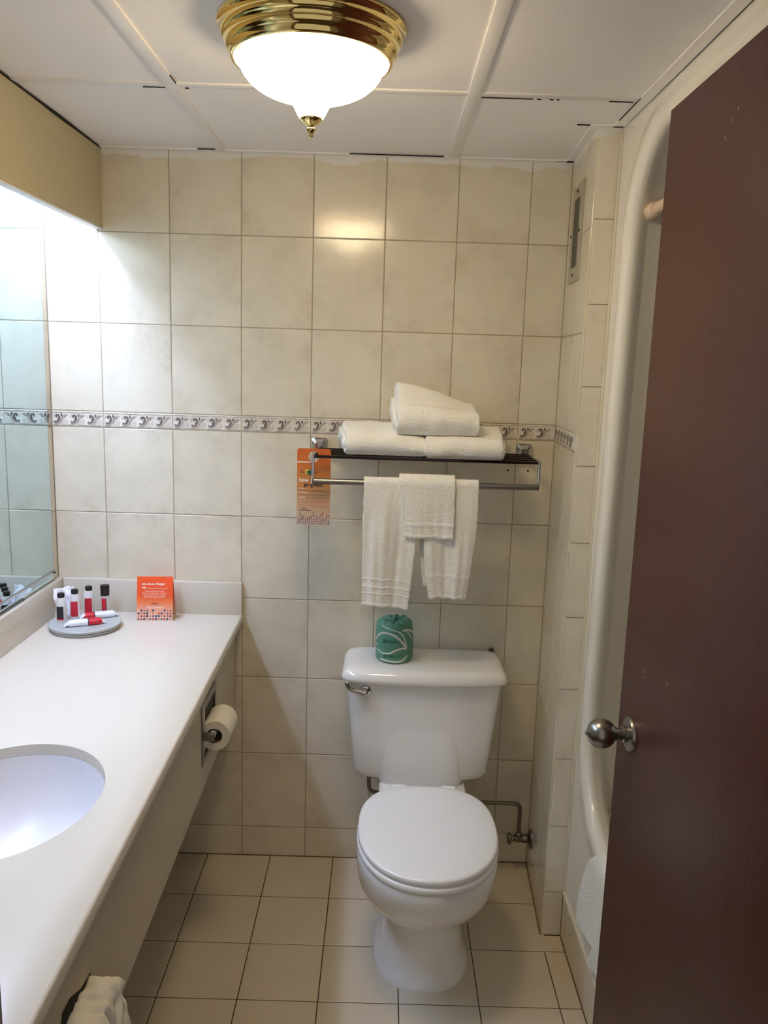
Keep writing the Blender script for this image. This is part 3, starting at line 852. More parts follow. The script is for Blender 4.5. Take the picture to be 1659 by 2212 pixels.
prof = [(0.004, -0.143), (0.0185, -0.1435), (0.0195, -0.146), (0.0185, -0.149), (0.013, -0.154), (0.0075, -0.1565), (0.0058, -0.159), (0.0075, -0.1615), (0.0082, -0.164), (0.0070, -0.167), (0.0045, -0.1695), (0.0036, -0.1715), (0.0046, -0.1735), (0.0038, -0.1760), (0.0012, -0.1775)]
lathe(bm, prof, LC, 'Z', 32); mk('finial', bm, M_BRASS, lamp, smooth=60)

# ------------------------------------------------------------------ vent grille on the right wall
vent = thing('vent_grille', 'small grey metal exhaust vent high on the right wall', 'vent', (0.90, -0.155, 1.783))
def rw(s, z, d=0.0):
    """point on the right wall: s metres from the corner, d off the face"""
    p = Vector((XB, 0, z)) + dirv * s; nrm = Vector((dirv.y, -dirv.x, 0))
    if nrm.x > 0: nrm = -nrm
    return p + nrm * d
def rbox(bm, s0, s1, z0, z1, d0, d1):
    loft(bm, [[rw(s0, z0, d), rw(s1, z0, d), rw(s1, z1, d), rw(s0, z1, d)] for d in (d0, d1)])
s0, s1, z0, z1 = 0.080, 0.222, 1.783, 2.028
bm = B()
o_ = [(s0, z0), (s1, z0), (s1, z1), (s0, z1)]; i_ = [(s0 + 0.030, z0 + 0.036), (s1 - 0.030, z0 + 0.036), (s1 - 0.030, z1 - 0.036), (s0 + 0.030, z1 - 0.036)]
loft(bm, [[rw(s, z, 0.0) for s, z in o_], [rw(s, z, 0.005) for s, z in o_], [rw(s + (0.002 if s == s0 else -0.002), z + (0.002 if z == z0 else -0.002), 0.0065) for s, z in o_], [rw(s, z, 0.0065) for s, z in i_], [rw(s, z, 0.001) for s, z in i_]], False, False)
mk('vent_frame', bm, M_VENT, vent, smooth=20)
bm = B(); rbox(bm, s0 + 0.028, s1 - 0.028, z0 + 0.034, z1 - 0.034, 0.0002, 0.001); mk('vent_back', bm, M_DARK, vent, smooth=0)
for k in range(5):
    s = s0 + 0.037 + k * 0.0165
    bm = B(); loft(bm, [[rw(s, z, 0.0015), rw(s + 0.0025, z, 0.0015), rw(s + 0.0095, z, 0.0074), rw(s + 0.0050, z, 0.0074)] for z in (z0 + 0.036, z1 - 0.036)])
    mk('louvre', bm, M_VENT, vent, smooth=0)
for s, z in (((s0 + s1) / 2, z0 + 0.017), ((s0 + s1) / 2, z1 - 0.017), (s0 + 0.012, (z0 + z1) / 2), (s1 - 0.014, (z0 + z1) / 2)):
    bm = B(); c = rw(s, z, 0.0055); lathe(bm, [(0.0045, 0.0), (0.0045, -0.002), (0.002, -0.0032)], c, 'X', 12); mk('screw', bm, M_DARK, vent)

# ------------------------------------------------------------------ toilet
toi = thing('toilet', 'white two piece toilet with closed lid against the tiled back wall', 'toilet', (0.55, -0.4, 0))
TX = 0.553
bm = B()
# bowl and pedestal
secs = [  # z, cy, ax, b(front), bb(back), n
    (0.000, -0.400, 0.127, 0.166, 0.20, 2.4), (0.012, -0.400, 0.127, 0.166, 0.20, 2.4), (0.022, -0.400, 0.119, 0.157, 0.195, 2.4), (0.060, -0.400, 0.110, 0.146, 0.19, 2.4),
    (0.120, -0.400, 0.101, 0.132, 0.19, 2.3), (0.168, -0.400, 0.098, 0.127, 0.19, 2.3), (0.182, -0.402, 0.106, 0.140, 0.19, 2.3), (0.195, -0.410, 0.124, 0.165, 0.18, 2.2), (0.215, -0.425, 0.145, 0.192, 0.17, 2.1),
    (0.245, -0.445, 0.163, 0.213, 0.17, 2.1), (0.285, -0.465, 0.1745, 0.225, 0.18, 2.1), (0.330, -0.478, 0.1785, 0.228, 0.19, 2.1), (0.352, -0.482, 0.1785, 0.226, 0.20, 2.1), (0.364, -0.482, 0.1760, 0.223, 0.20, 2.1), (0.368, -0.482, 0.168, 0.216, 0.20, 2.1)]
loft(bm, [sring(TX, cy, z, a, b, n, 72, bb) for z, cy, a, b, bb, n in secs])
# rear deck that carries the tank
secs = [(0.10, -0.20, 0.075, 0.10), (0.22, -0.19, 0.085, 0.13), (0.30, -0.18, 0.100, 0.14), (0.345, -0.17, 0.122, 0.15), (0.362, -0.165, 0.125, 0.15), (0.368, -0.165, 0.120, 0.145)]
loft(bm, [sring(TX, cy, z, a, b, 4, 48) for z, cy, a, b in secs])
bowl = mk('bowl', bm, M_PORC, toi, smooth=60)
# seat ring and lid
def seatring(z, k, dz=0.0, d=0.0):
    return sring(TX, -0.482, z, 0.1765 * k + d, 0.2240 * k + d, 2.15, 80, 0.208 * k + d, 2.7)
bm = B(); loft(bm, [seatring(0.3685, 0.97), seatring(0.3700, 0.995), seatring(0.376, 1.012), seatring(0.384, 1.008), seatring(0.3875, 0.99)])
mk('seat_ring', bm, M_SEAT, toi, smooth=60)
bm = B(); loft(bm, [seatring(0.3885, 0.965), seatring(0.3900, 0.985), seatring(0.396, 0.998), seatring(0.4020, 0.996), seatring(0.4050, 0.985), seatring(0.4068, 0.96), seatring(0.409, 0.85), seatring(0.4105, 0.6), seatring(0.411, 0.3)])
mk('seat_lid', bm, M_SEAT, toi, smooth=60)
for x in (TX - 0.07, TX + 0.07):
    bm = B(); box(bm, x - 0.022, x + 0.022, -0.272, -0.250, 0.368, 0.397, 0.006, 3); mk('seat_hinge', bm, M_SEAT, toi)
# tank
TKX = 0.548
bm = B()
def tring(z, a, yf, yb=-0.016, n=9, bow=0.012):
    cy = (yf + yb) / 2; b = (yb - yf) / 2
    r = sring(TKX, cy, z, a, b, n, 96)
    for p in r:
        if p.y < cy: p.y -= bow * (1 - ((p.x - TKX) / a) ** 2) * (cy - p.y) / b
    return r
loft(bm, [tring(0.374, 0.160, -0.165), tring(0.377, 0.176, -0.180), tring(0.386, 0.188, -0.188), tring(0.402, 0.1945, -0.192), tring(0.50, 0.204, -0.197), tring(0.60, 0.214, -0.202), tring(0.678, 0.2205, -0.206)])
# raised block low on the tank front
def blk(z, a, yf): return tring(z, a, yf, -0.05, 6, 0.004)
loft(bm, [blk(0.3625, 0.112, -0.195), blk(0.366, 0.121, -0.2030), blk(0.380, 0.126, -0.2070), blk(0.42, 0.128, -0.2082), blk(0.50, 0.128, -0.2070), blk(0.56, 0.126, -0.2055), blk(0.60, 0.122, -0.202)])
tank = mk('tank', bm, M_PORC, toi, smooth=50)
bm = B()
def lring(z, a, yf, yb): return tring(z, a, yf, yb, 9, 0.014)
loft(bm, [lring(0.6785, 0.222, -0.214, -0.014), lring(0.680, 0.230, -0.2205, -0.012), lring(0.684, 0.2345, -0.2245, -0.010), lring(0.692, 0.2350, -0.2255, -0.010), lring(0.703, 0.2305, -0.2220, -0.012), lring(0.7115, 0.2235, -0.2150, -0.016), lring(0.7155, 0.215, -0.207, -0.021), lring(0.7175, 0.200, -0.194, -0.03), lring(0.7180, 0.150, -0.160, -0.06)])
mk('tank_lid', bm, M_PORC, toi, smooth=60)
# flush lever
bm = B()
lathe(bm, [(0.016, 0.004), (0.016, -0.003), (0.013, -0.006), (0.008, -0.007), (0.008, -0.016)], (0.384, -0.208, 0.6545), 'Y', 28)
pts = smooth_path([(0.386, -0.226, 0.6535), (0.378, -0.228, 0.6555), (0.364, -0.229, 0.6605), (0.350, -0.230, 0.6625), (0.338, -0.2305, 0.669), (0.333, -0.231, 0.681), (0.330, -0.231, 0.688)], 2)
n_ = len(pts); rs = []
for i in range(n_):
    s = i / (n_ - 1); rs.append(0.0135 * math.sqrt(max(0.05, min(1, (s + 0.01) * 8))) * (1 - 0.45 * min(1, s * 2.6)) * (1.0 if s < 0.85 else 1 - 2.2 * (s - 0.85)))
tube(bm, pts, rs, 20)
mk('flush_lever', bm, M_CHROME, toi, smooth=60)

# water supply
sup = thing('water_supply', 'bent metal water pipe with shut-off valve beside the toilet on the right wall', 'pipe', (0.875, -0.065, 0.10))
bm = B()
pts = smooth_path([(0.866, -0.065, 0.142), (0.866, -0.065, 0.215), (0.864, -0.065, 0.238), (0.845, -0.065, 0.2415), (0.75, -0.07, 0.244), (0.60, -0.085, 0.262), (0.46, -0.098, 0.279), (0.425, -0.10, 0.283), (0.402, -0.10, 0.290), (0.3985, -0.10, 0.315), (0.3985, -0.10, 0.376)], 3)
tube(bm, pts, 0.0060, 12); mk('supply_tube', bm, M_DSTEEL, sup, smooth=60)
bm = B()
lathe(bm, [(0.010, 0.030), (0.013, 0.026), (0.013, 0.012), (0.010, 0.010), (0.0105, -0.012), (0.0085, -0.014), (0.0085, -0.022)], (0.866, -0.065, 0.124), 'X', 20)
lathe(bm, [(0.0105, -0.002), (0.0105, 0.012), (0.009, 0.018), (0.0065, 0.020)], (0.866, -0.065, 0.124), 'Z', 16)
mk('valve_body', bm, M_DSTEEL, sup, smooth=30)
bm = B(); lathe(bm, [(0.008, -0.018), (0.008, -0.022), (0.017, -0.024), (0.018, -0.028), (0.016, -0.033), (0.006, -0.034)], (0.866, -0.065, 0.124), 'X', 20)
mk('valve_handle', bm, M_DSTEEL, sup, smooth=30)
bm = B(); c = rw(0.065, 0.124, 0.0); lathe(bm, [(0.030, -0.001), (0.028, -0.005), (0.018, -0.010), (0.009, -0.011)], c, 'X', 28); mk('wall_flange', bm, M_DSTEEL, sup)

bm = B(); lathe(bm, [(0.006, 0.0), (0.0075, -0.004), (0.0075, -0.010), (0.003, -0.012)], (0.759, -0.0002, 0.7105), 'Y', 14)
tag(mk('rubber_bumper', bm, mat('brown_rubber', (92, 74, 50), 0.8)), 'small brown rubber bumper on the wall behind the right end of tank lid', 'bumper')

# wrapped spare roll
wr = thing('wrapped_toilet_roll', 'green paper wrapped spare toilet roll standing on the tank lid', 'toilet paper', (0.461, -0.118, 0.7183))
WC = Vector((0.461, -0.118, 0.7183))
def wrr(h, t):
    r = 0.0535 + 0.0012 * math.sin(t * 3 + h * 40) + 0.001 * noise.noise(Vector((math.cos(t) * 3, math.sin(t) * 3, h * 60)))
    return r * (1 - 0.05 * max(0, (h - 0.08) / 0.035)) 
bm = B(); nT = 96; rings = []
for h in [0.0, 0.002, 0.006, 0.015, 0.03, 0.045, 0.06, 0.075, 0.09, 0.102, 0.108]:
    k = 0.90 if h == 0 else 0.96 if h == 0.002 else 1.0
    rings.append([WC + Vector((wrr(h, 2 * math.pi * i / nT) * k * math.cos(2 * math.pi * i / nT), wrr(h, 2 * math.pi * i / nT) * k * math.sin(2 * math.pi * i / nT), h)) for i in range(nT)])
for j, q in enumerate([0.96, 0.86, 0.72, 0.56, 0.40, 0.27, 0.18, 0.10]):
    ring = []
    for i in range(nT):
        t = 2 * math.pi * i / nT
        rd = 0.0515 * q
        cr = 0.0045 * math.sin(t * 11 + q * 6) * (1 - q) * 2 + 0.004 * noise.noise(Vector((math.cos(t) * 4, math.sin(t) * 4, q * 6)))
        ring.append(WC + Vector((rd * math.cos(t), rd * math.sin(t), 0.111 + 0.008 * math.sin(min(1, (1 - q) * 1.6) * math.pi) - 0.012 * max(0, 0.3 - q) / 0.3 + cr)))
    rings.append(ring)
loft(bm, rings); mk('paper_wrap', bm, M_WRAP, wr, smooth=30)
def cylp(a, h, lift=0.0007):
    """a: metres along the surface from the front centre, to the right"""
    t = -math.pi / 2 + a / 0.0535
    rr_ = wrr(h, t % (2 * math.pi)) + lift
    return WC + Vector((rr_ * math.cos(t), rr_ * math.sin(t), h))
def ribbon(bm, pts, w0, w1):
    P = smooth_path([Vector((a, h, 0)) for a, h in pts], 3)
    rows = []
    n = len(P)
    for i, p in enumerate(P):
        t = (P[min(i + 1, n - 1)] - P[max(i - 1, 0)]).normalized(); q = Vector((-t.y, t.x, 0)); s = i / (n - 1)
        w = (w0 + (w1 - w0) * s) / 2
        a, b_ = p + q * w, p - q * w
        rows.append([cylp(a.x, a.y), cylp(p.x, p.y, 0.001), cylp(b_.x, b_.y)])
    loft(bm, rows, False, False, closed=False)
bm = B()
ribbon(bm, [(-0.066, 0.062), (-0.052, 0.082), (-0.030, 0.092), (0.0, 0.086), (0.022, 0.066), (0.036, 0.044)], 0.005, 0.007)
ribbon(bm, [(-0.045, 0.110), (-0.025, 0.104), (0.0, 0.100), (0.020, 0.092), (0.032, 0.066), (0.038, 0.044)], 0.003, 0.004)
ribbon(bm, [(-0.060, 0.036), (-0.040, 0.030), (-0.018, 0.030), (0.004, 0.042), (0.022, 0.047), (0.038, 0.044)], 0.004, 0.006)
ribbon(bm, [(-0.044, 0.011), (-0.020, 0.010), (0.006, 0.008), (0.026, 0.010), (0.040, 0.022)], 0.005, 0.005)
ribbon(bm, [(0.022, 0.098), (0.036, 0.101), (0.052, 0.094), (0.066, 0.084)], 0.004, 0.007)
ribbon(bm, [(0.030, 0.099), (0.046, 0.086), (0.058, 0.066)], 0.002, 0.003)
ribbon(bm, [(-0.066, 0.050), (-0.060, 0.049), (-0.054, 0.050)], 0.004, 0.004)
mk('white_stripe', bm, M_WRAPW, wr, smooth=60)
bm = B()
add_text(bm, 'green', 0.0165, lambda x, y: cylp(-0.034 + x, 0.063 + y, 0.0012), bold=0.0002)
add_text(bm, 'green', 0.0165, lambda x, y: cylp(-0.031 + x, 0.020 + y, 0.0012), bold=0.0002)
ribbon(bm, [(0.008, 0.066), (0.013, 0.071), (0.022, 0.070)], 0.0008, 0.0008); ribbon(bm, [(0.008, 0.066), (0.016, 0.065), (0.022, 0.070)], 0.0008, 0.0008)
ribbon(bm, [(0.011, 0.023), (0.016, 0.028), (0.025, 0.027)], 0.0008, 0.0008); ribbon(bm, [(0.011, 0.023), (0.019, 0.022), (0.025, 0.027)], 0.0008, 0.0008)
mk('lettering', bm, M_WRAPT, wr, smooth=0, flip=False)['kind'] = 'stuff'

# ------------------------------------------------------------------ towel rack
YF = -0.228
rack = thing('towel_rack', 'chrome hotel towel rack with shelf bars and towel bar on the back wall', 'towel rack', (0.527, -0.11, 1.24))
XRL, XRR = 0.2275, 0.8265
for x in (XRL, 0.8205):
    bm = B()
    def sq(y, a, c=0.006):
        return [Vector((x + sx * (a - (c if k else 0)), y, 1.317 + sz * (a - (0 if k else c)))) for sx, sz, ks in ((1, -1, (1, 0)), (1, 1, (0, 1)), (-1, 1, (1, 0)), (-1, -1, (0, 1))) for k in ks]
    loft(bm, [sq(0.0, 0.0235), sq(-0.010, 0.0235), sq(-0.014, 0.021), sq(-0.026, 0.011, 0.003), sq(-0.034, 0.010, 0.003)])
    mk('wall_mount', bm, M_CHROME, rack, smooth=25)
for x in (XRL, XRR):
    bm = B(); box(bm, x - 0.004, x + 0.004, YF, -0.030, 1.3065, 1.3155, 0.001); mk('side_arm', bm, M_CHROME, rack)
    bm = B(); box(bm, x - 0.004, x + 0.004, YF - 0.0045, YF + 0.0045, 1.2375, 1.316, 0.0015); mk('end_post', bm, M_CHROME, rack)
for y in (-0.040, -0.085, -0.130, -0.175):
    bm = B(); box(bm, XRL + 0.003, XRR - 0.003, y - 0.0028, y + 0.0028, 1.3075, 1.3145, 0.0012); mk('shelf_bar', bm, M_BLACKM, rack)
bm = B(); box(bm, XRL + 0.003, XRR - 0.003, YF - 0.0035, YF + 0.0035, 1.3070, 1.3148, 0.0012); mk('shelf_bar', bm, M_BLACKM, rack)
BZ = 1.2455
bm = B(); tube(bm, [(XRL + 0.003, YF, BZ), (XRR - 0.003, YF, BZ)], 0.0082, 20); mk('towel_bar', bm, M_STEEL, rack)

# ------------------------------------------------------------------ towels
def terry(bm, amp=0.0016, sc=95):
    bm.normal_update()
    for v in bm.verts:
        n1 = noise.noise(v.co * sc); n2 = noise.noise(v.co * sc * 2.3 + Vector((9, 2, 4)))
        v.co += v.normal * amp * (n1 + 0.6 * n2)

def hang(name, label, xl, xr, zbf, zbb, rad, bandz, seed, thick=0.007, top=None, swing=0.0, group='towels hanging on the rack bar', botslope=0.0, backshift=0.0):
    """towel folded over the bar; xl/xr give the side edges by height on the front"""
    root = thing(name, label, 'towel', ((xl(zbf) + xr(zbf)) / 2, YF, zbf), group)
    path = []
    nb = 26
    for k in range(nb): path.append((0, rad + 0.001, zbb + (BZ - zbb) * k / nb, -1))
    for k in range(11):
        t = math.pi * k / 10; path.append((1, rad * math.cos(t), BZ + rad * math.sin(t), 0))
    nf = 84
    for k in range(1, nf + 1): path.append((2, -rad, BZ + (zbf - BZ) * k / nf, 1))
    nx = 46; rows = []
    for (kind, dy, z, sgn) in path:
        row = []
        for i in range(nx):
            u = i / (nx - 1)
            zz = min(z, BZ)
            x = xl(zz) + (xr(zz) - xl(zz)) * u
            if kind == 0: x += backshift
            hangd = max(0, (BZ - z))
            w = (0.004 * math.sin(u * 9 + seed) + 0.0011 * math.sin(u * 34 + seed * 3)) * min(1, hangd * 6) + 0.004 * noise.noise(Vector((u * 5 + seed, z * 5, seed)))*min(1, hangd * 8)
            y = YF + dy + (w + swing * hangd) * (1 if sgn >= 0 else 0.5)
            if kind == 0: y = max(y, YF + 0.003)
            z2 = z + (botslope * (u - 0.5) + 0.004 * noise.noise(Vector((u * 6, seed, 1)))) * min(1, hangd * 4)
            x2 = x + 0.0022 * noise.noise(Vector((z * 30, seed + (0 if u < .5 else 7), 0))) * (abs(u - .5) * 2) ** 4
            row.append(Vector((x2, y, z2)))
        rows.append(row)
    bm = B(); loft(bm, rows, False, False, closed=False)
    bm.normal_update()
    o = mk('cloth', bm, M_TOWEL, root, smooth=0)
    for p in o.data.polygons: p.use_smooth = True
    sm = o.modifiers.new('thick', 'SOLIDIFY'); sm.thickness = thick; sm.offset = 0
    sb = o.modifiers.new('fine', 'SUBSURF'); sb.levels = 1; sb.render_levels = 2
    tx = bpy.data.textures.get('terry_noise') or bpy.data.textures.new('terry_noise', 'CLOUDS')
    tx.noise_scale = 0.0026; tx.noise_depth = 1
    dm = o.modifiers.new('terry', 'DISPLACE'); dm.texture = tx; dm.strength = 0.0023; dm.mid_level = 0.5; dm.texture_coords = 'LOCAL'
    # flat woven bands near the hem
    for (za, zb_) in bandz:
        bm = B(); rws = []
        for q in range(4):
            z = za + (zb_ - za) * q / 3; row = []
            for i in range(nx):
                u = i / (nx - 1); x = xl(z) + (xr(z) - xl(z)) * (0.004 + 0.992 * u)
                hangd = BZ - z
                w = (0.004 * math.sin(u * 9 + seed) + 0.0011 * math.sin(u * 34 + seed * 3)) * min(1, hangd * 6) + 0.004 * noise.noise(Vector((u * 5 + seed, z * 5, seed)))*min(1, hangd * 8)
                y = YF - rad - thick / 2 - 0.0008 + w + swing * hangd
                z2 = z + (botslope * (u - 0.5) + 0.004 * noise.noise(Vector((u * 6, seed, 1)))) * min(1, hangd * 4)
                row.append(Vector((x, y - (0.0008 if 0 < q < 3 else -0.001), z2)))
            rws.append(row)
        loft(bm, rws, False, False, closed=False)
        mk('woven_band', bm, M_BAND, root, smooth=60)
    return root

hang('hand_towel', 'long white hand towel hanging at left on the rack bar', lambda z: 0.364 + 0.004 * (1.25 - z), lambda z: 0.515 - 0.024 * max(0, (1.25 - z) / 0.34) ** 1.5, 0.906, 0.93, 0.0125,
     [(0.9075, 0.917), (0.940, 0.946), (0.956, 0.966), (0.978, 0.987)], 1.3, botslope=-0.006)
hang('hand_towel', 'white hand towel hanging at right on the rack bar, tapering at its foot', lambda z: 0.520 + 0.028 * max(0, (1.25 - z) / 0.32) ** 2.2, lambda z: 0.668 - 0.022 * max(0, (1.15 - z) / 0.22) ** 1.2, 0.936, 0.965, 0.0125,
     [(0.938, 0.947), (0.990, 1.006)], 4.1, botslope=0.0, backshift=-0.010)
wc = hang('washcloth', 'small white washcloth folded over the middle of the rack bar', lambda z: 0.456 + 0.022 * max(0, (1.25 - z) / 0.15), lambda z: 0.605 - 0.002 * (1.25 - z), 1.104, 1.128, 0.0235,
     [(1.106, 1.114), (1.132, 1.148)], 2.2, thick=0.007, backshift=0.012)
bm = B(); rows = []
for j in range(16):
    v = j / 15; z = 1.262 - 0.135 * v
    rows.append([Vector((0.585 + (0.606 + 0.022 * v ** 0.8 - 0.585) * i / 5, YF - 0.0155 - 0.0012 * math.sin(i), z + 0.004 * i / 5 * v)) for i in range(6)])
loft(bm, rows, False, False, closed=False)
o = mk('inner_fold', bm, M_TOWEL, wc, smooth=60); q_ = o.modifiers.new('t', 'SOLIDIFY'); q_.thickness = 0.004

def folded(name, label, x0, x1, y0, y1, z0, h, seed, lift=None, wav=0.004, skew=0.0, layers=2):
    """bath towel folded flat: C shaped fold, round front; lift(u, v) raises points"""
    cx_, cy_ = (x0 + x1) / 2, (y0 + y1) / 2
    root = thing(name, label, 'towel', (cx_, cy_, z0), 'folded towels on the rack shelf')
    parts = []
    def slab(za, zb_, ya, yb, xa, xb, rnd_front, nm):
        n = 40; nx = 40
        hh = (zb_ - za) / 2; zc_ = (za + zb_) / 2
        prof = []
        # closed outline, front (y = ya) fully rounded, back softly rounded
        for k in range(17):
            t = math.pi / 2 + math.pi * k / 16
            prof.append((ya + hh * rnd_front + hh * rnd_front * math.cos(t), zc_ + hh * math.sin(t)))
        for k in range(1, 12): prof.append((ya + hh + (yb - ya - 2 * hh) * k / 12, za))
        for k in range(9):
            t = -math.pi / 2 + math.pi * k / 8
            prof.append((yb - hh * .6 + hh * .6 * math.cos(t), zc_ + hh * math.sin(t)))
        for k in range(1, 12): prof.append((yb - hh - (yb - ya - 2 * hh) * k / 12, zb_))
        rows = []
        for i in range(nx + 1):
            u = i / nx
            e = 1 - (max(0, abs(u - 0.5) * 2 - 0.9) / 0.1) ** 2 * 0.28
            row = []
            for (y, z) in prof:
                v = (y - y0) / (y1 - y0)
                x = xa + (xb - xa) * u + skew * (v - 0.5) + 0.006 * noise.noise(Vector((z * 40 + seed, y * 12, 0 if u < .5 else 5))) * (abs(u - .5) * 2) ** 3
                zz = zc_ + (z - zc_) * e
                fz = max(0, (zz - z0) / h)
                zz += (lift(u, v) * fz if lift else 0) + wav * noise.noise(Vector((u * 4 + seed, v * 3, seed))) * min(1, fz * 1.5)
                yy = y + wav * 1.2 * noise.noise(Vector((u * 5 + seed, z * 20, 3 + seed)))
                row.append(Vector((x, yy, zz)))
            rows.append(row)
        bm = B(); loft(bm, rows, True, True)
        bmesh.ops.recalc_face_normals(bm, faces=bm.faces)
        o = mk(nm, bm, M_TOWEL, root, smooth=0)
        for p in o.data.polygons: p.use_smooth = True
        sb = o.modifiers.new('fine', 'SUBSURF'); sb.levels = 1; sb.render_levels = 2
        tx = bpy.data.textures.get('terry_noise2') or bpy.data.textures.new('terry_noise2', 'CLOUDS')
        tx.noise_scale = 0.0030; tx.noise_depth = 1
        dm = o.modifiers.new('terry', 'DISPLACE'); dm.texture = tx; dm.strength = 0.0032; dm.mid_level = 0.5; dm.texture_coords = 'LOCAL'
        return o
    return root, slab

ZS = 1.3155
r1, sl = folded('folded_towel', 'folded white bath towel lying flat at left on the rack shelf', 0.296, 0.524, -0.222, -0.03, ZS, 0.072, 1.0, lift=lambda u, v: -0.012 * u ** 2 * (1 - v) * 1.6 - 0.004 + 0.026 * v, skew=-0.02)
sl(ZS, ZS + 0.064, -0.222, -0.03, 0.300, 0.521, 0.95, 'outer_fold')
sl(ZS + 0.018, ZS + 0.050, -0.205, -0.035, 0.293, 0.40, 0.9, 'inner_fold')
r2, sl = folded('folded_towel', 'folded white bath towel lying flat at right on the rack shelf', 0.520, 0.740, -0.226, -0.03, ZS, 0.060, 5.0, lift=lambda u, v: 0.030 * v - 0.002, skew=0.012)
sl(ZS - 0.002, ZS + 0.054, -0.236, -0.03, 0.527, 0.739, 1.0, 'outer_fold')
sl(ZS + 0.012, ZS + 0.040, -0.215, -0.035, 0.65, 0.743, 0.9, 'inner_fold')
def lf(u, v):
    return (0.048 * (1 - u) ** 1.2 + 0.020) * max(0, min(1, (v - 0.30) / 0.30)) + 0.008 * math.sin(u * 5)
r3, sl = folded('folded_towel', 'folded white bath towel heaped on top of the two others on the rack shelf', 0.435, 0.665, -0.215, -0.03, ZS + 0.062, 0.070, 9.0, lift=lf, wav=0.005, skew=-0.01)
sl(ZS + 0.056, ZS + 0.128, -0.222, -0.04, 0.440, 0.664, 1.0, 'outer_fold')
sl(ZS + 0.078, ZS + 0.106, -0.185, -0.045, 0.431, 0.52, 0.8, 'inner_fold')

# towel over the tub rim
mt = thing('bath_mat', 'white terry bath mat draped over the tub rim behind the door edge', 'bath mat', (0.94, -0.8, 0.14))
ledge = [(0.520, -0.745), (0.480, -0.690), (0.449, -0.652), (0.40, -0.618), (0.338, -0.590), (0.277, -0.565), (0.217, -0.554), (0.10, -0.554)]
def lefty(z):
    for (za, ya), (zb_, yb) in zip(ledge[:-1], ledge[1:]):
        if za >= z >= zb_: return ya + (yb - ya) * (za - z) / (za - zb_)
    return ledge[0][1] if z > ledge[0][0] else ledge[-1][1]
def mat_sheet(name, path, left, bottom):
    bm = B(); rows = []
    zl = path[-1][1]
    for (X, z) in path:
        row = []
        yl = left(z if X < 0.9399 else 0.479)
        for i in range(44):
            u = i / 43; y = yl + (-1.10 - yl) * u
            zb_ = bottom(y); zz = z
            if X < 0.9395: zz = 0.44 - (0.44 - zb_) * (0.44 - z) / (0.44 - zl) if z < 0.44 else z
            xx = X + (0.0025 * math.sin(y * 34) if X < 0.9395 else 0) + 0.002 * noise.noise(Vector((y * 15, z * 12, 2)))
            row.append(Vector((xx, y, zz)))
        rows.append(row)
    loft(bm, rows, False, False, closed=False)
    o = mk(name, bm, M_TOWEL, mt, smooth=0)
    for p in o.data.polygons: p.use_smooth = True
    sm = o.modifiers.new('thick', 'SOLIDIFY'); sm.thickness = 0.006; sm.offset = 0
    sb = o.modifiers.new('fine', 'SUBSURF'); sb.levels = 1; sb.render_levels = 2
    dm = o.modifiers.new('terry', 'DISPLACE'); dm.texture = bpy.data.textures['terry_noise']; dm.strength = 0.003; dm.mid_level = 0.5; dm.texture_coords = 'LOCAL'
path = [(1.055, 0.36), (1.045, 0.42), (1.03, 0.462), (1.005, 0.474), (0.975, 0.476), (0.952, 0.472), (0.934, 0.462), (0.928, 0.44)]
path += [(0.927, 0.43 - 0.0107 * k) for k in range(21)]
mat_sheet('outer_fold', path, lefty, lambda y: 0.214 + 0.22 * max(0, -0.554 - y))
path2 = [(0.9365, 0.44)] + [(0.9365, 0.43 - 0.0107 * k) for k in range(27)]
mat_sheet('inner_fold', path2, lambda z: -0.69 if z > 0.245 else -0.69 + 0.045 * min(1, (0.245 - z) / 0.085), lambda y: 0.155 + 0.42 * max(0, -0.645 - y) if y > -0.78 else 0.2117)

# ------------------------------------------------------------------ printed cards
def dots(parent, fn, cols, pitch, rmax, seed, x0):
    rnd = random.Random(seed)
    bb, bo = B(), B()
    for i, n in enumerate(cols):
        for j in range(n):
            big = (i * 5 + j * 3 + seed) % 4
            r = rmax * (1.0 if big in (0, 1) else 0.62 if big == 2 else 0.8)
            tgt = bb if (i + j) % 2 == 0 or (i * j) % 5 == 1 else bo
            poly(tgt, [fn(x0 + i * pitch + r * math.cos(t), pitch * (j + 0.55) + r * math.sin(t)) for t in [2 * math.pi * k / 12 for k in range(12)]])
    for b_, m_ in ((bb, M_DOTB), (bo, M_DOTO)):
        o = mk('printed_dots', b_, m_, parent, smooth=0, flip=False)
        o['kind'] = 'stuff'

# tent card on the counter
card = thing('tent_card', 'orange tent card with white print on the counter against the upstand', 'card', (-0.236, -0.093, ZT))
CW, CH = 0.102, 0.128
ca = Vector((-0.287, -0.104, ZT + 0.0005)); cux = Vector((0.9955, 0.0945, 0)); 
cuz = Vector((-0.02, 0.20, 0.98)).normalized()
cn = cux.cross(cuz).normalized()
if cn.y > 0: cn = -cn
def cp(x, y, lift=0.0004): return ca + cux * x + cuz * y + cn * lift
M_CARD = gradient_material('card_orange', [(0.0, (232, 196, 178)), (0.18, (228, 168, 140)), (0.42, (222, 112, 58)), (0.55, (214, 80, 34)), (1.0, (226, 78, 24))], 0.0, CH)
bm = B(); loft(bm, [[cp(0, 0, d), cp(CW, 0, d), cp(CW, CH, d), cp(0, CH, d)] for d in (0.0, -0.0008)])
top_b = cp(0, CH, -0.0008)
back = [Vector((0, 0.052, 0))]
p0, p1 = cp(0, CH, -0.0008), cp(CW, CH, -0.0008)
q0, q1 = ca + Vector((-0.004, 0.056, 0)), ca + cux * CW + Vector((-0.004, 0.056, 0))
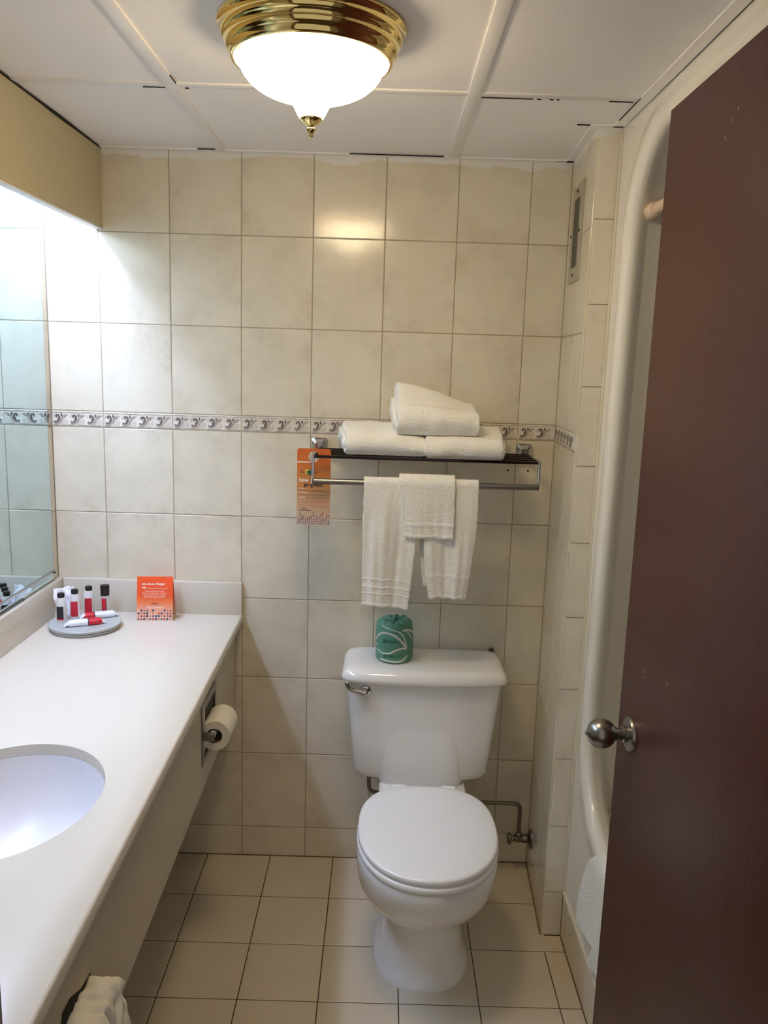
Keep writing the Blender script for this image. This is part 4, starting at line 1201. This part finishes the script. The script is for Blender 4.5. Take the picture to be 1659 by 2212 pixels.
loft(bm, [[p0, p1, q1, q0], [p0 + Vector((0, -0.0008, 0)), p1 + Vector((0, -0.0008, 0)), q1 + Vector((0, -0.0008, 0)), q0 + Vector((0, -0.0008, 0))]])
mk('card_stock', bm, M_CARD, card, origin=(ca.x, ca.y, ZT), smooth=0)
bm = B()
def ctext(bm, txt, size, x, y, fn, align='LEFT', **k):
    add_text(bm, txt, size, lambda a, b_: fn(x + a, y + b_), font_align=align, **k)
ctext(bm, 'aw, shoot, I forgot', 0.0086, 0.0145, 0.1035, cp, bold=0.00022)
ctext(bm, 'my', 0.0086, 0.0145, 0.0935, cp, bold=0.00022)
for i, t in enumerate(['Forgot something at home?', "Don't worry. We have a variety of", 'items available at the front desk.', 'Just call. go happy. go hojo\u00ae']):
    ctext(bm, t, 0.0049, CW / 2 - 0.001, 0.0838 - i * 0.0056, cp, 'CENTER', bold=0.0)
loft(bm, [[cp(0.028, 0.0925), cp(0.087, 0.0925), cp(0.087, 0.0933), cp(0.028, 0.0933)], [cp(0.028, 0.0925, .0006), cp(0.087, 0.0925, .0006), cp(0.087, 0.0933, .0006), cp(0.028, 0.0933, .0006)]])
ctext(bm, 'Howard Johnson', 0.0068, CW / 2, 0.0375, cp, 'CENTER', bold=0.0, shear=0.3)
loft(bm, [[cp(0.026, 0.0360), cp(0.077, 0.0360), cp(0.077, 0.0366), cp(0.026, 0.0366)], [cp(0.026, 0.0360, .0006), cp(0.077, 0.0360, .0006), cp(0.077, 0.0366, .0006), cp(0.026, 0.0366, .0006)]])
mk('lettering', bm, M_TEXTW, card, smooth=0, flip=False)['kind'] = 'stuff'
def roof(bm, fn, cx_, cz_, w, h):
    up = [(cx_ - w / 2 + w * k / 12, cz_ + h * math.sin(math.pi * k / 12) ** 0.8) for k in range(13)]
    lo = [(cx_ - w / 2 * 0.86 + w * 0.86 * k / 12, cz_ + 0.58 * h * math.sin(math.pi * k / 12) ** 0.8 - 0.0002) for k in range(13)]
    loft(bm, [[fn(*p) for p in up], [fn(*p) for p in lo]], False, False, closed=False)
bm = B(); roof(bm, cp, CW / 2, 0.0462, 0.021, 0.0050); mk('roof_emblem', bm, M_TEXTK, card, smooth=0, flip=False)
dots(card, cp, [3, 4, 4, 4, 2, 4, 2, 3, 3, 4, 4, 4], 0.0082, 0.0034, 3, 0.0055)

# door hanger on the rack arm
hang_c = thing('door_hanger', 'orange paper hanger card looped over the left end of the towel rack', 'card', (0.2285, -0.178, 1.12))
HY = -0.196
HW, HH = 0.0905, 0.2065
ha = Vector((0.1830, HY, 1.1215)); hux = Vector((1, -0.03, 0)).normalized(); huz = Vector((-0.004, 0.012, 1)).normalized()
hn = Vector((-0.03, -1, 0.012)).normalized()
def hp(x, y, lift=0.0004): return ha + hux * x + huz * y + hn * lift
M_HANG = gradient_material('hanger_orange', [(0.0, (204, 184, 166)), (0.2, (198, 162, 130)), (0.5, (192, 132, 76)), (0.78, (192, 104, 32)), (1.0, (192, 88, 20))], 0.0, HH)
hc = Vector((XRL - ha.x, 1.311 - ha.z - 0.005)); hr = 0.0145
NH = 72
def hrect(t):
    dx, dy = math.cos(t), math.sin(t); c = []
    if dx > 0: c.append((HW - hc.x) / dx)
    if dx < 0: c.append((0 - hc.x) / dx)
    if dy > 0: c.append((HH - hc.y) / dy)
    if dy < 0: c.append((0 - hc.y) / dy)
    s = min(c); return [hc.x + dx * s, hc.y + dy * s]
angs = [2 * math.pi * k / NH for k in range(NH)]
for (x, y) in ((0, 0), (HW, 0), (HW, HH), (0, HH)):
    t = math.atan2(y - hc.y, x - hc.x) % (2 * math.pi); k = min(range(NH), key=lambda q: abs(angs[q] - t)); angs[k] = t
def hr_(t):
    x, y = hrect(t)
    for cx_ in (0, HW):   # rounded top corners
        if abs(x - cx_) < 0.005 and abs(y - HH) < 0.005:
            x = x + (0.0018 if cx_ == 0 else -0.0018); y -= 0.0018
    return x, y
bm = B()
loft(bm, [[hp(hc.x + hr * math.cos(t), hc.y + hr * math.sin(t), 0) for t in angs], [hp(*hr_(t), 0) for t in angs], [hp(*hr_(t), -0.0006) for t in angs], [hp(hc.x + hr * math.cos(t), hc.y + hr * math.sin(t), -0.0006) for t in angs], [hp(hc.x + hr * math.cos(t), hc.y + hr * math.sin(t), 0) for t in angs]], False, False)
mk('card_stock', bm, M_HANG, hang_c, origin=ha, smooth=0)
wt, kt, rt_ = B(), B(), B()
loft(wt, [[hp(0, 0.1680), hp(0.036, 0.1680), hp(0.036, 0.1712), hp(0, 0.1712)], [hp(0, 0.1680, .0007), hp(0.036, 0.1680, .0007), hp(0.036, 0.1712, .0007), hp(0, 0.1712, .0007)]])
ctext(wt, 'how', 0.0140, 0.006, 0.1165, hp, bold=0.0004)
ctext(kt, 'go green:', 0.0140, 0.019, 0.1045, hp, bold=0.0004)
ctext(kt, 'EarthSmart', 0.0105, 0.010, 0.1400, hp, bold=0.0)
ctext(wt, 'towels:', 0.0056, 0.006, 0.0968, hp); ctext(kt, "just hang them up if happy, or on a hook", 0.0042, 0.006, 0.0912, hp)
ctext(wt, 'bed linens:', 0.0056, 0.006, 0.0860, hp); ctext(kt, "We're on a daily, we'll make the bed for you", 0.0042, 0.006, 0.0800, hp)
ctext(wt, 'thanks!', 0.0056, 0.006, 0.0722, hp); ctext(kt, "and our planet will thank you!", 0.0042, 0.025, 0.0722, hp)
for i, t in enumerate(['For fresh towels, simply place the', 'used ones on the floor or in the tub', '', 'For fresh bed linens, simply place', 'this card on your pillow']):
    if t: ctext(rt_, t, 0.0042, 0.083, 0.0640 - i * 0.0047 + (0.001 if i > 2 else 0), hp, 'RIGHT')
ctext(kt, 'Howard Johnson', 0.0048, 0.0055, 0.0375, hp, shear=0.3, bold=0.0001)
roof(kt, hp, 0.0205, 0.0425, 0.0135, 0.0030)
o = mk('lettering', wt, M_TEXTW, hang_c, smooth=0, flip=False); o['label'] = 'white lettering'; o['kind'] = 'stuff'
o = mk('lettering', kt, M_TEXTK, hang_c, smooth=0, flip=False); o['label'] = 'black lettering'; o['kind'] = 'stuff'
o = mk('lettering', rt_, M_TEXTO, hang_c, smooth=0, flip=False); o['label'] = 'rust lettering'; o['kind'] = 'stuff'
bm = B(); poly(bm, [hp(0.0275 + 0.0068 * math.cos(t), 0.1435 + 0.0068 * math.sin(t), 0.0003) for t in [k * math.pi / 10 for k in range(20)]]); mk('yellow_dot', bm, M_YEL, hang_c, smooth=0, flip=False)
bm = B(); poly(bm, [hp(0.0345 + 0.0075 * math.cos(t) * (1 + .15 * math.sin(3 * t)), 0.1410 + 0.0070 * math.sin(t), 0.00035) for t in [k * math.pi / 10 for k in range(20)]]); mk('green_leaf', bm, M_GREEN, hang_c, smooth=0, flip=False)
dots(hang_c, hp, [4, 6, 5, 5, 4, 4, 4, 5, 7, 5, 5, 4, 6, 7, 4, 6, 5], 0.00520, 0.0019, 5, 0.0035)

# ------------------------------------------------------------------ tray of toiletries
tray = thing('glass_tray', 'round frosted grey glass tray in the counter corner under the mirror', 'tray', (-0.408, -0.178, ZT))
TC = (-0.408, -0.178, ZT)
bm = B(); lathe(bm, [(0.080, 0.0006), (0.090, 0.0006), (0.0925, 0.003), (0.0925, 0.008), (0.088, 0.0095), (0.080, 0.0095)], TC, 'Z', 72); mk('foot', bm, M_TRAYB, tray, smooth=50)
bm = B(); lathe(bm, [(0.084, 0.0095), (0.094, 0.010), (0.097, 0.0135), (0.0975, 0.0165), (0.096, 0.0188), (0.092, 0.0195), (0.086, 0.0190), (0.05, 0.0188)], TC, 'Z', 72); mk('plate', bm, M_TRAY, tray, smooth=50)
ZTR = ZT + 0.0190

def bottle(x, y, label, lab_mat, r=0.0145, cap_h=0.0125, h=0.079, lab=(0.006, 0.045), squeeze=0.85, cap_r=None, turn=0.15, extra=False, lw=0.72):
    """small shampoo bottle, oval body with a shoulder and a black cap"""
    root = thing('toiletry_bottle', label, 'bottle', (x, y, ZTR), 'toiletry bottles on the glass tray')
    zc_ = h - cap_h
    cr = cap_r or r * 0.66
    prof = [(0.92, 0), (1.0, 0.002), (1.0, zc_ * 0.62), (0.97, zc_ * 0.75), (0.86, zc_ * 0.9), (0.74 if not cap_r else 0.95, zc_)]
    bm = B(); rings = []
    def pt(k, z, t, add=0.0):
        a, b_ = (r * k + add), (r * squeeze * k + add)
        lx, ly = a * math.cos(t), b_ * math.sin(t)
        return Vector((x + lx * math.cos(turn) - ly * math.sin(turn), y + lx * math.sin(turn) + ly * math.cos(turn), ZTR + z))
    for k, z in prof: rings.append([pt(k, z, 2 * math.pi * q / 32) for q in range(32)])
    loft(bm, rings); mk('body', bm, M_BOTTLE, root, smooth=50)
    bm = B(); lathe(bm, [(cr * 0.97, zc_), (cr, zc_ + 0.001), (cr * 1.03, h - 0.002), (cr * 0.98, h - 0.0006), (cr * 0.85, h)], (x, y, ZTR), 'Z', 28); mk('cap', bm, M_BLACK, root, smooth=40)
    def patch(z0, z1, w0, w1, m_, nm, add=0.0003):
        bm = B(); rws = []
        for z in (z0, (z0 + z1) / 2, z1):
            rws.append([pt(1.0 if z < zc_ * .62 else 0.985, z, -math.pi / 2 + w0 + (w1 - w0) * q / 12, add) for q in range(13)])
        loft(bm, rws, False, False, closed=False); return mk(nm, bm, m_, root, smooth=60)
    patch(lab[0], lab[1], -lw, lw, lab_mat, 'label_print')
    if lab_mat is M_INKB: patch(lab[0], lab[0] + 0.004, -lw, lw, M_RED, 'label_stripe', 0.0005)
    else: patch(lab[0] + 0.006, lab[0] + 0.0066, -lw, lw, M_INKB, 'label_line', 0.0005)
    if extra: patch(lab[0], lab[1], lw * 0.72, lw, M_INKB, 'label_stripe', 0.0006)
    return root
bottle(-0.469, -0.189, 'small white bottle with black label and black cap, front left on the tray', M_INKB, h=0.083, lab=(0.008, 0.047), turn=-0.05)
bottle(-0.446, -0.149, 'small white bottle with red label behind the black labelled bottle on the tray', M_RED, h=0.083, lab=(0.006, 0.050), turn=0.1)
bottle(-0.4215, -0.106, 'white bottle with red label at the back of the tray, second from the right', M_RED, r=0.0148, h=0.0815, lab=(0.006, 0.048), turn=0.1)
bottle(-0.380, -0.092, 'slim clear bottle with a tall black cap, rightmost on the tray', M_RED, r=0.0122, cap_h=0.031, h=0.0825, lab=(0.004, 0.045), squeeze=1.0, cap_r=0.0126, turn=0.0, extra=True, lw=0.62)

def soap(x0, y0, x1, y1, z, hgt, wid, red_from, label):
    """pillow shaped soap bar in a white wrapper with a red end"""
    a, b_ = Vector((x0, y0, 0)), Vector((x1, y1, 0)); L_ = (b_ - a).length; d = (b_ - a).normalized(); q = Vector((-d.y, d.x, 0))
    root = thing('wrapped_soap', label, 'soap', ((x0 + x1) / 2, (y0 + y1) / 2, z), 'wrapped soaps on the glass tray')
    def sec(s):
        if s < 0.12: k = s / 0.12; return (wid * (0.62 + 0.3 * k), hgt * (0.06 + 0.80 * k ** 1.5))
        if s > 0.88: k = (1 - s) / 0.12; return (wid * (0.62 + 0.3 * k), hgt * (0.06 + 0.80 * k ** 1.5))
        return (wid * (0.92 + 0.08 * math.sin(math.pi * (s - .12) / .76)), hgt)
    def ring(s, add=0.0):
        w, h = sec(s); out = []
        for k in range(24):
            t = 2 * math.pi * k / 24; c, sn = math.cos(t), math.sin(t)
            yy = (w / 2 + add) * math.copysign(abs(c) ** 0.6, c); zz = (h / 2 + add) * math.copysign(abs(sn) ** 0.6, sn)
            wob = 0.0012 * math.sin(t * 5 + s * 20) * (1 if (s < .12 or s > .88) else 0.3)
            out.append(a + d * (L_ * s) + q * (yy + wob) + Vector((0, 0, z + hgt / 2 * (0.5 if (s < .06 or s > .94) else 1) + zz)))
        return out
    ss = [0, 0.03, 0.06, 0.09, 0.12, 0.16, 0.3, 0.5, 0.7, 0.84, 0.88, 0.91, 0.94, 0.97, 1.0]
    bm = B(); loft(bm, [ring(s) for s in ss]); mk('wrapper', bm, M_PAPERW, root, smooth=40)
    lo, hi = red_from
    bm = B(); loft(bm, [ring(lo + (hi - lo) * k / 8, 0.0004) for k in range(9)], False, False); mk('red_end', bm, M_RED, root, smooth=40)
    e = lo if hi > 0.6 else hi
    bm = B(); loft(bm, [ring(e - 0.012, 0.0006), ring(e + 0.012, 0.0006)], False, False); mk('black_line', bm, M_INKB, root, smooth=40)
    return root
soap(-0.446, -0.232, -0.350, -0.186, ZTR, 0.0155, 0.030, (0.58, 0.92), 'white wrapped soap bar with a red end pointing right, front of the tray')
soap(-0.430, -0.160, -0.335, -0.118, ZTR, 0.0155, 0.030, (0.10, 0.38), 'white wrapped soap bar with a red end pointing left, behind the other soap')

# crumpled sachet leaning behind the bottles
sac = thing('paper_sachet', 'crumpled white paper sachet leaning behind the black labelled bottle', 'sachet', (-0.488, -0.150, ZTR))
bm = B(); rows = []
for j in range(18):
    v = j / 17; row = []
    for i in range(18):
        u = i / 17
        x = -0.516 + 0.056 * u + 0.020 * (1 - v) * (0.9 - u * 0.2)
        y = -0.158 + 0.026 * v + 0.022 * u * (1 - v * .5) + 0.005 * noise.noise(Vector((u * 4, v * 4, 2)))
        zz = ZTR + 0.001 + 0.080 * v * (0.93 + 0.10 * u) + 0.003 * noise.noise(Vector((u * 5, v * 5, 7)))
        y += 0.008 * abs(math.sin((u + v) * 4.5))
        row.append(Vector((x, y, zz)))
    rows.append(row)
loft(bm, rows, False, False, closed=False)
o = mk('folded_paper', bm, M_PAPERW, sac, smooth=25); s_ = o.modifiers.new('t', 'SOLIDIFY'); s_.thickness = 0.0012
bm = B(); rows = []
for j in range(10):
    v = j / 9; rows.append([Vector((-0.470 + 0.016 * u / 9 + 0.018 * (1 - v) * (u / 9), -0.152 + 0.03 * v + 0.004 * math.sin(u), ZTR + 0.001 + 0.066 * v * (1 - 0.35 * u / 9))) for u in range(10)])
loft(bm, rows, False, False, closed=False)
o = mk('folded_paper', bm, M_PAPERW, sac, smooth=25); s_ = o.modifiers.new('t', 'SOLIDIFY'); s_.thickness = 0.0012
bm = B(); poly(bm, [Vector((-0.487, -0.157, ZTR + 0.062)), Vector((-0.474, -0.157, ZTR + 0.052)), Vector((-0.474, -0.157, ZTR + 0.066))]); mk('red_print', bm, M_RED, sac, smooth=0, flip=False)
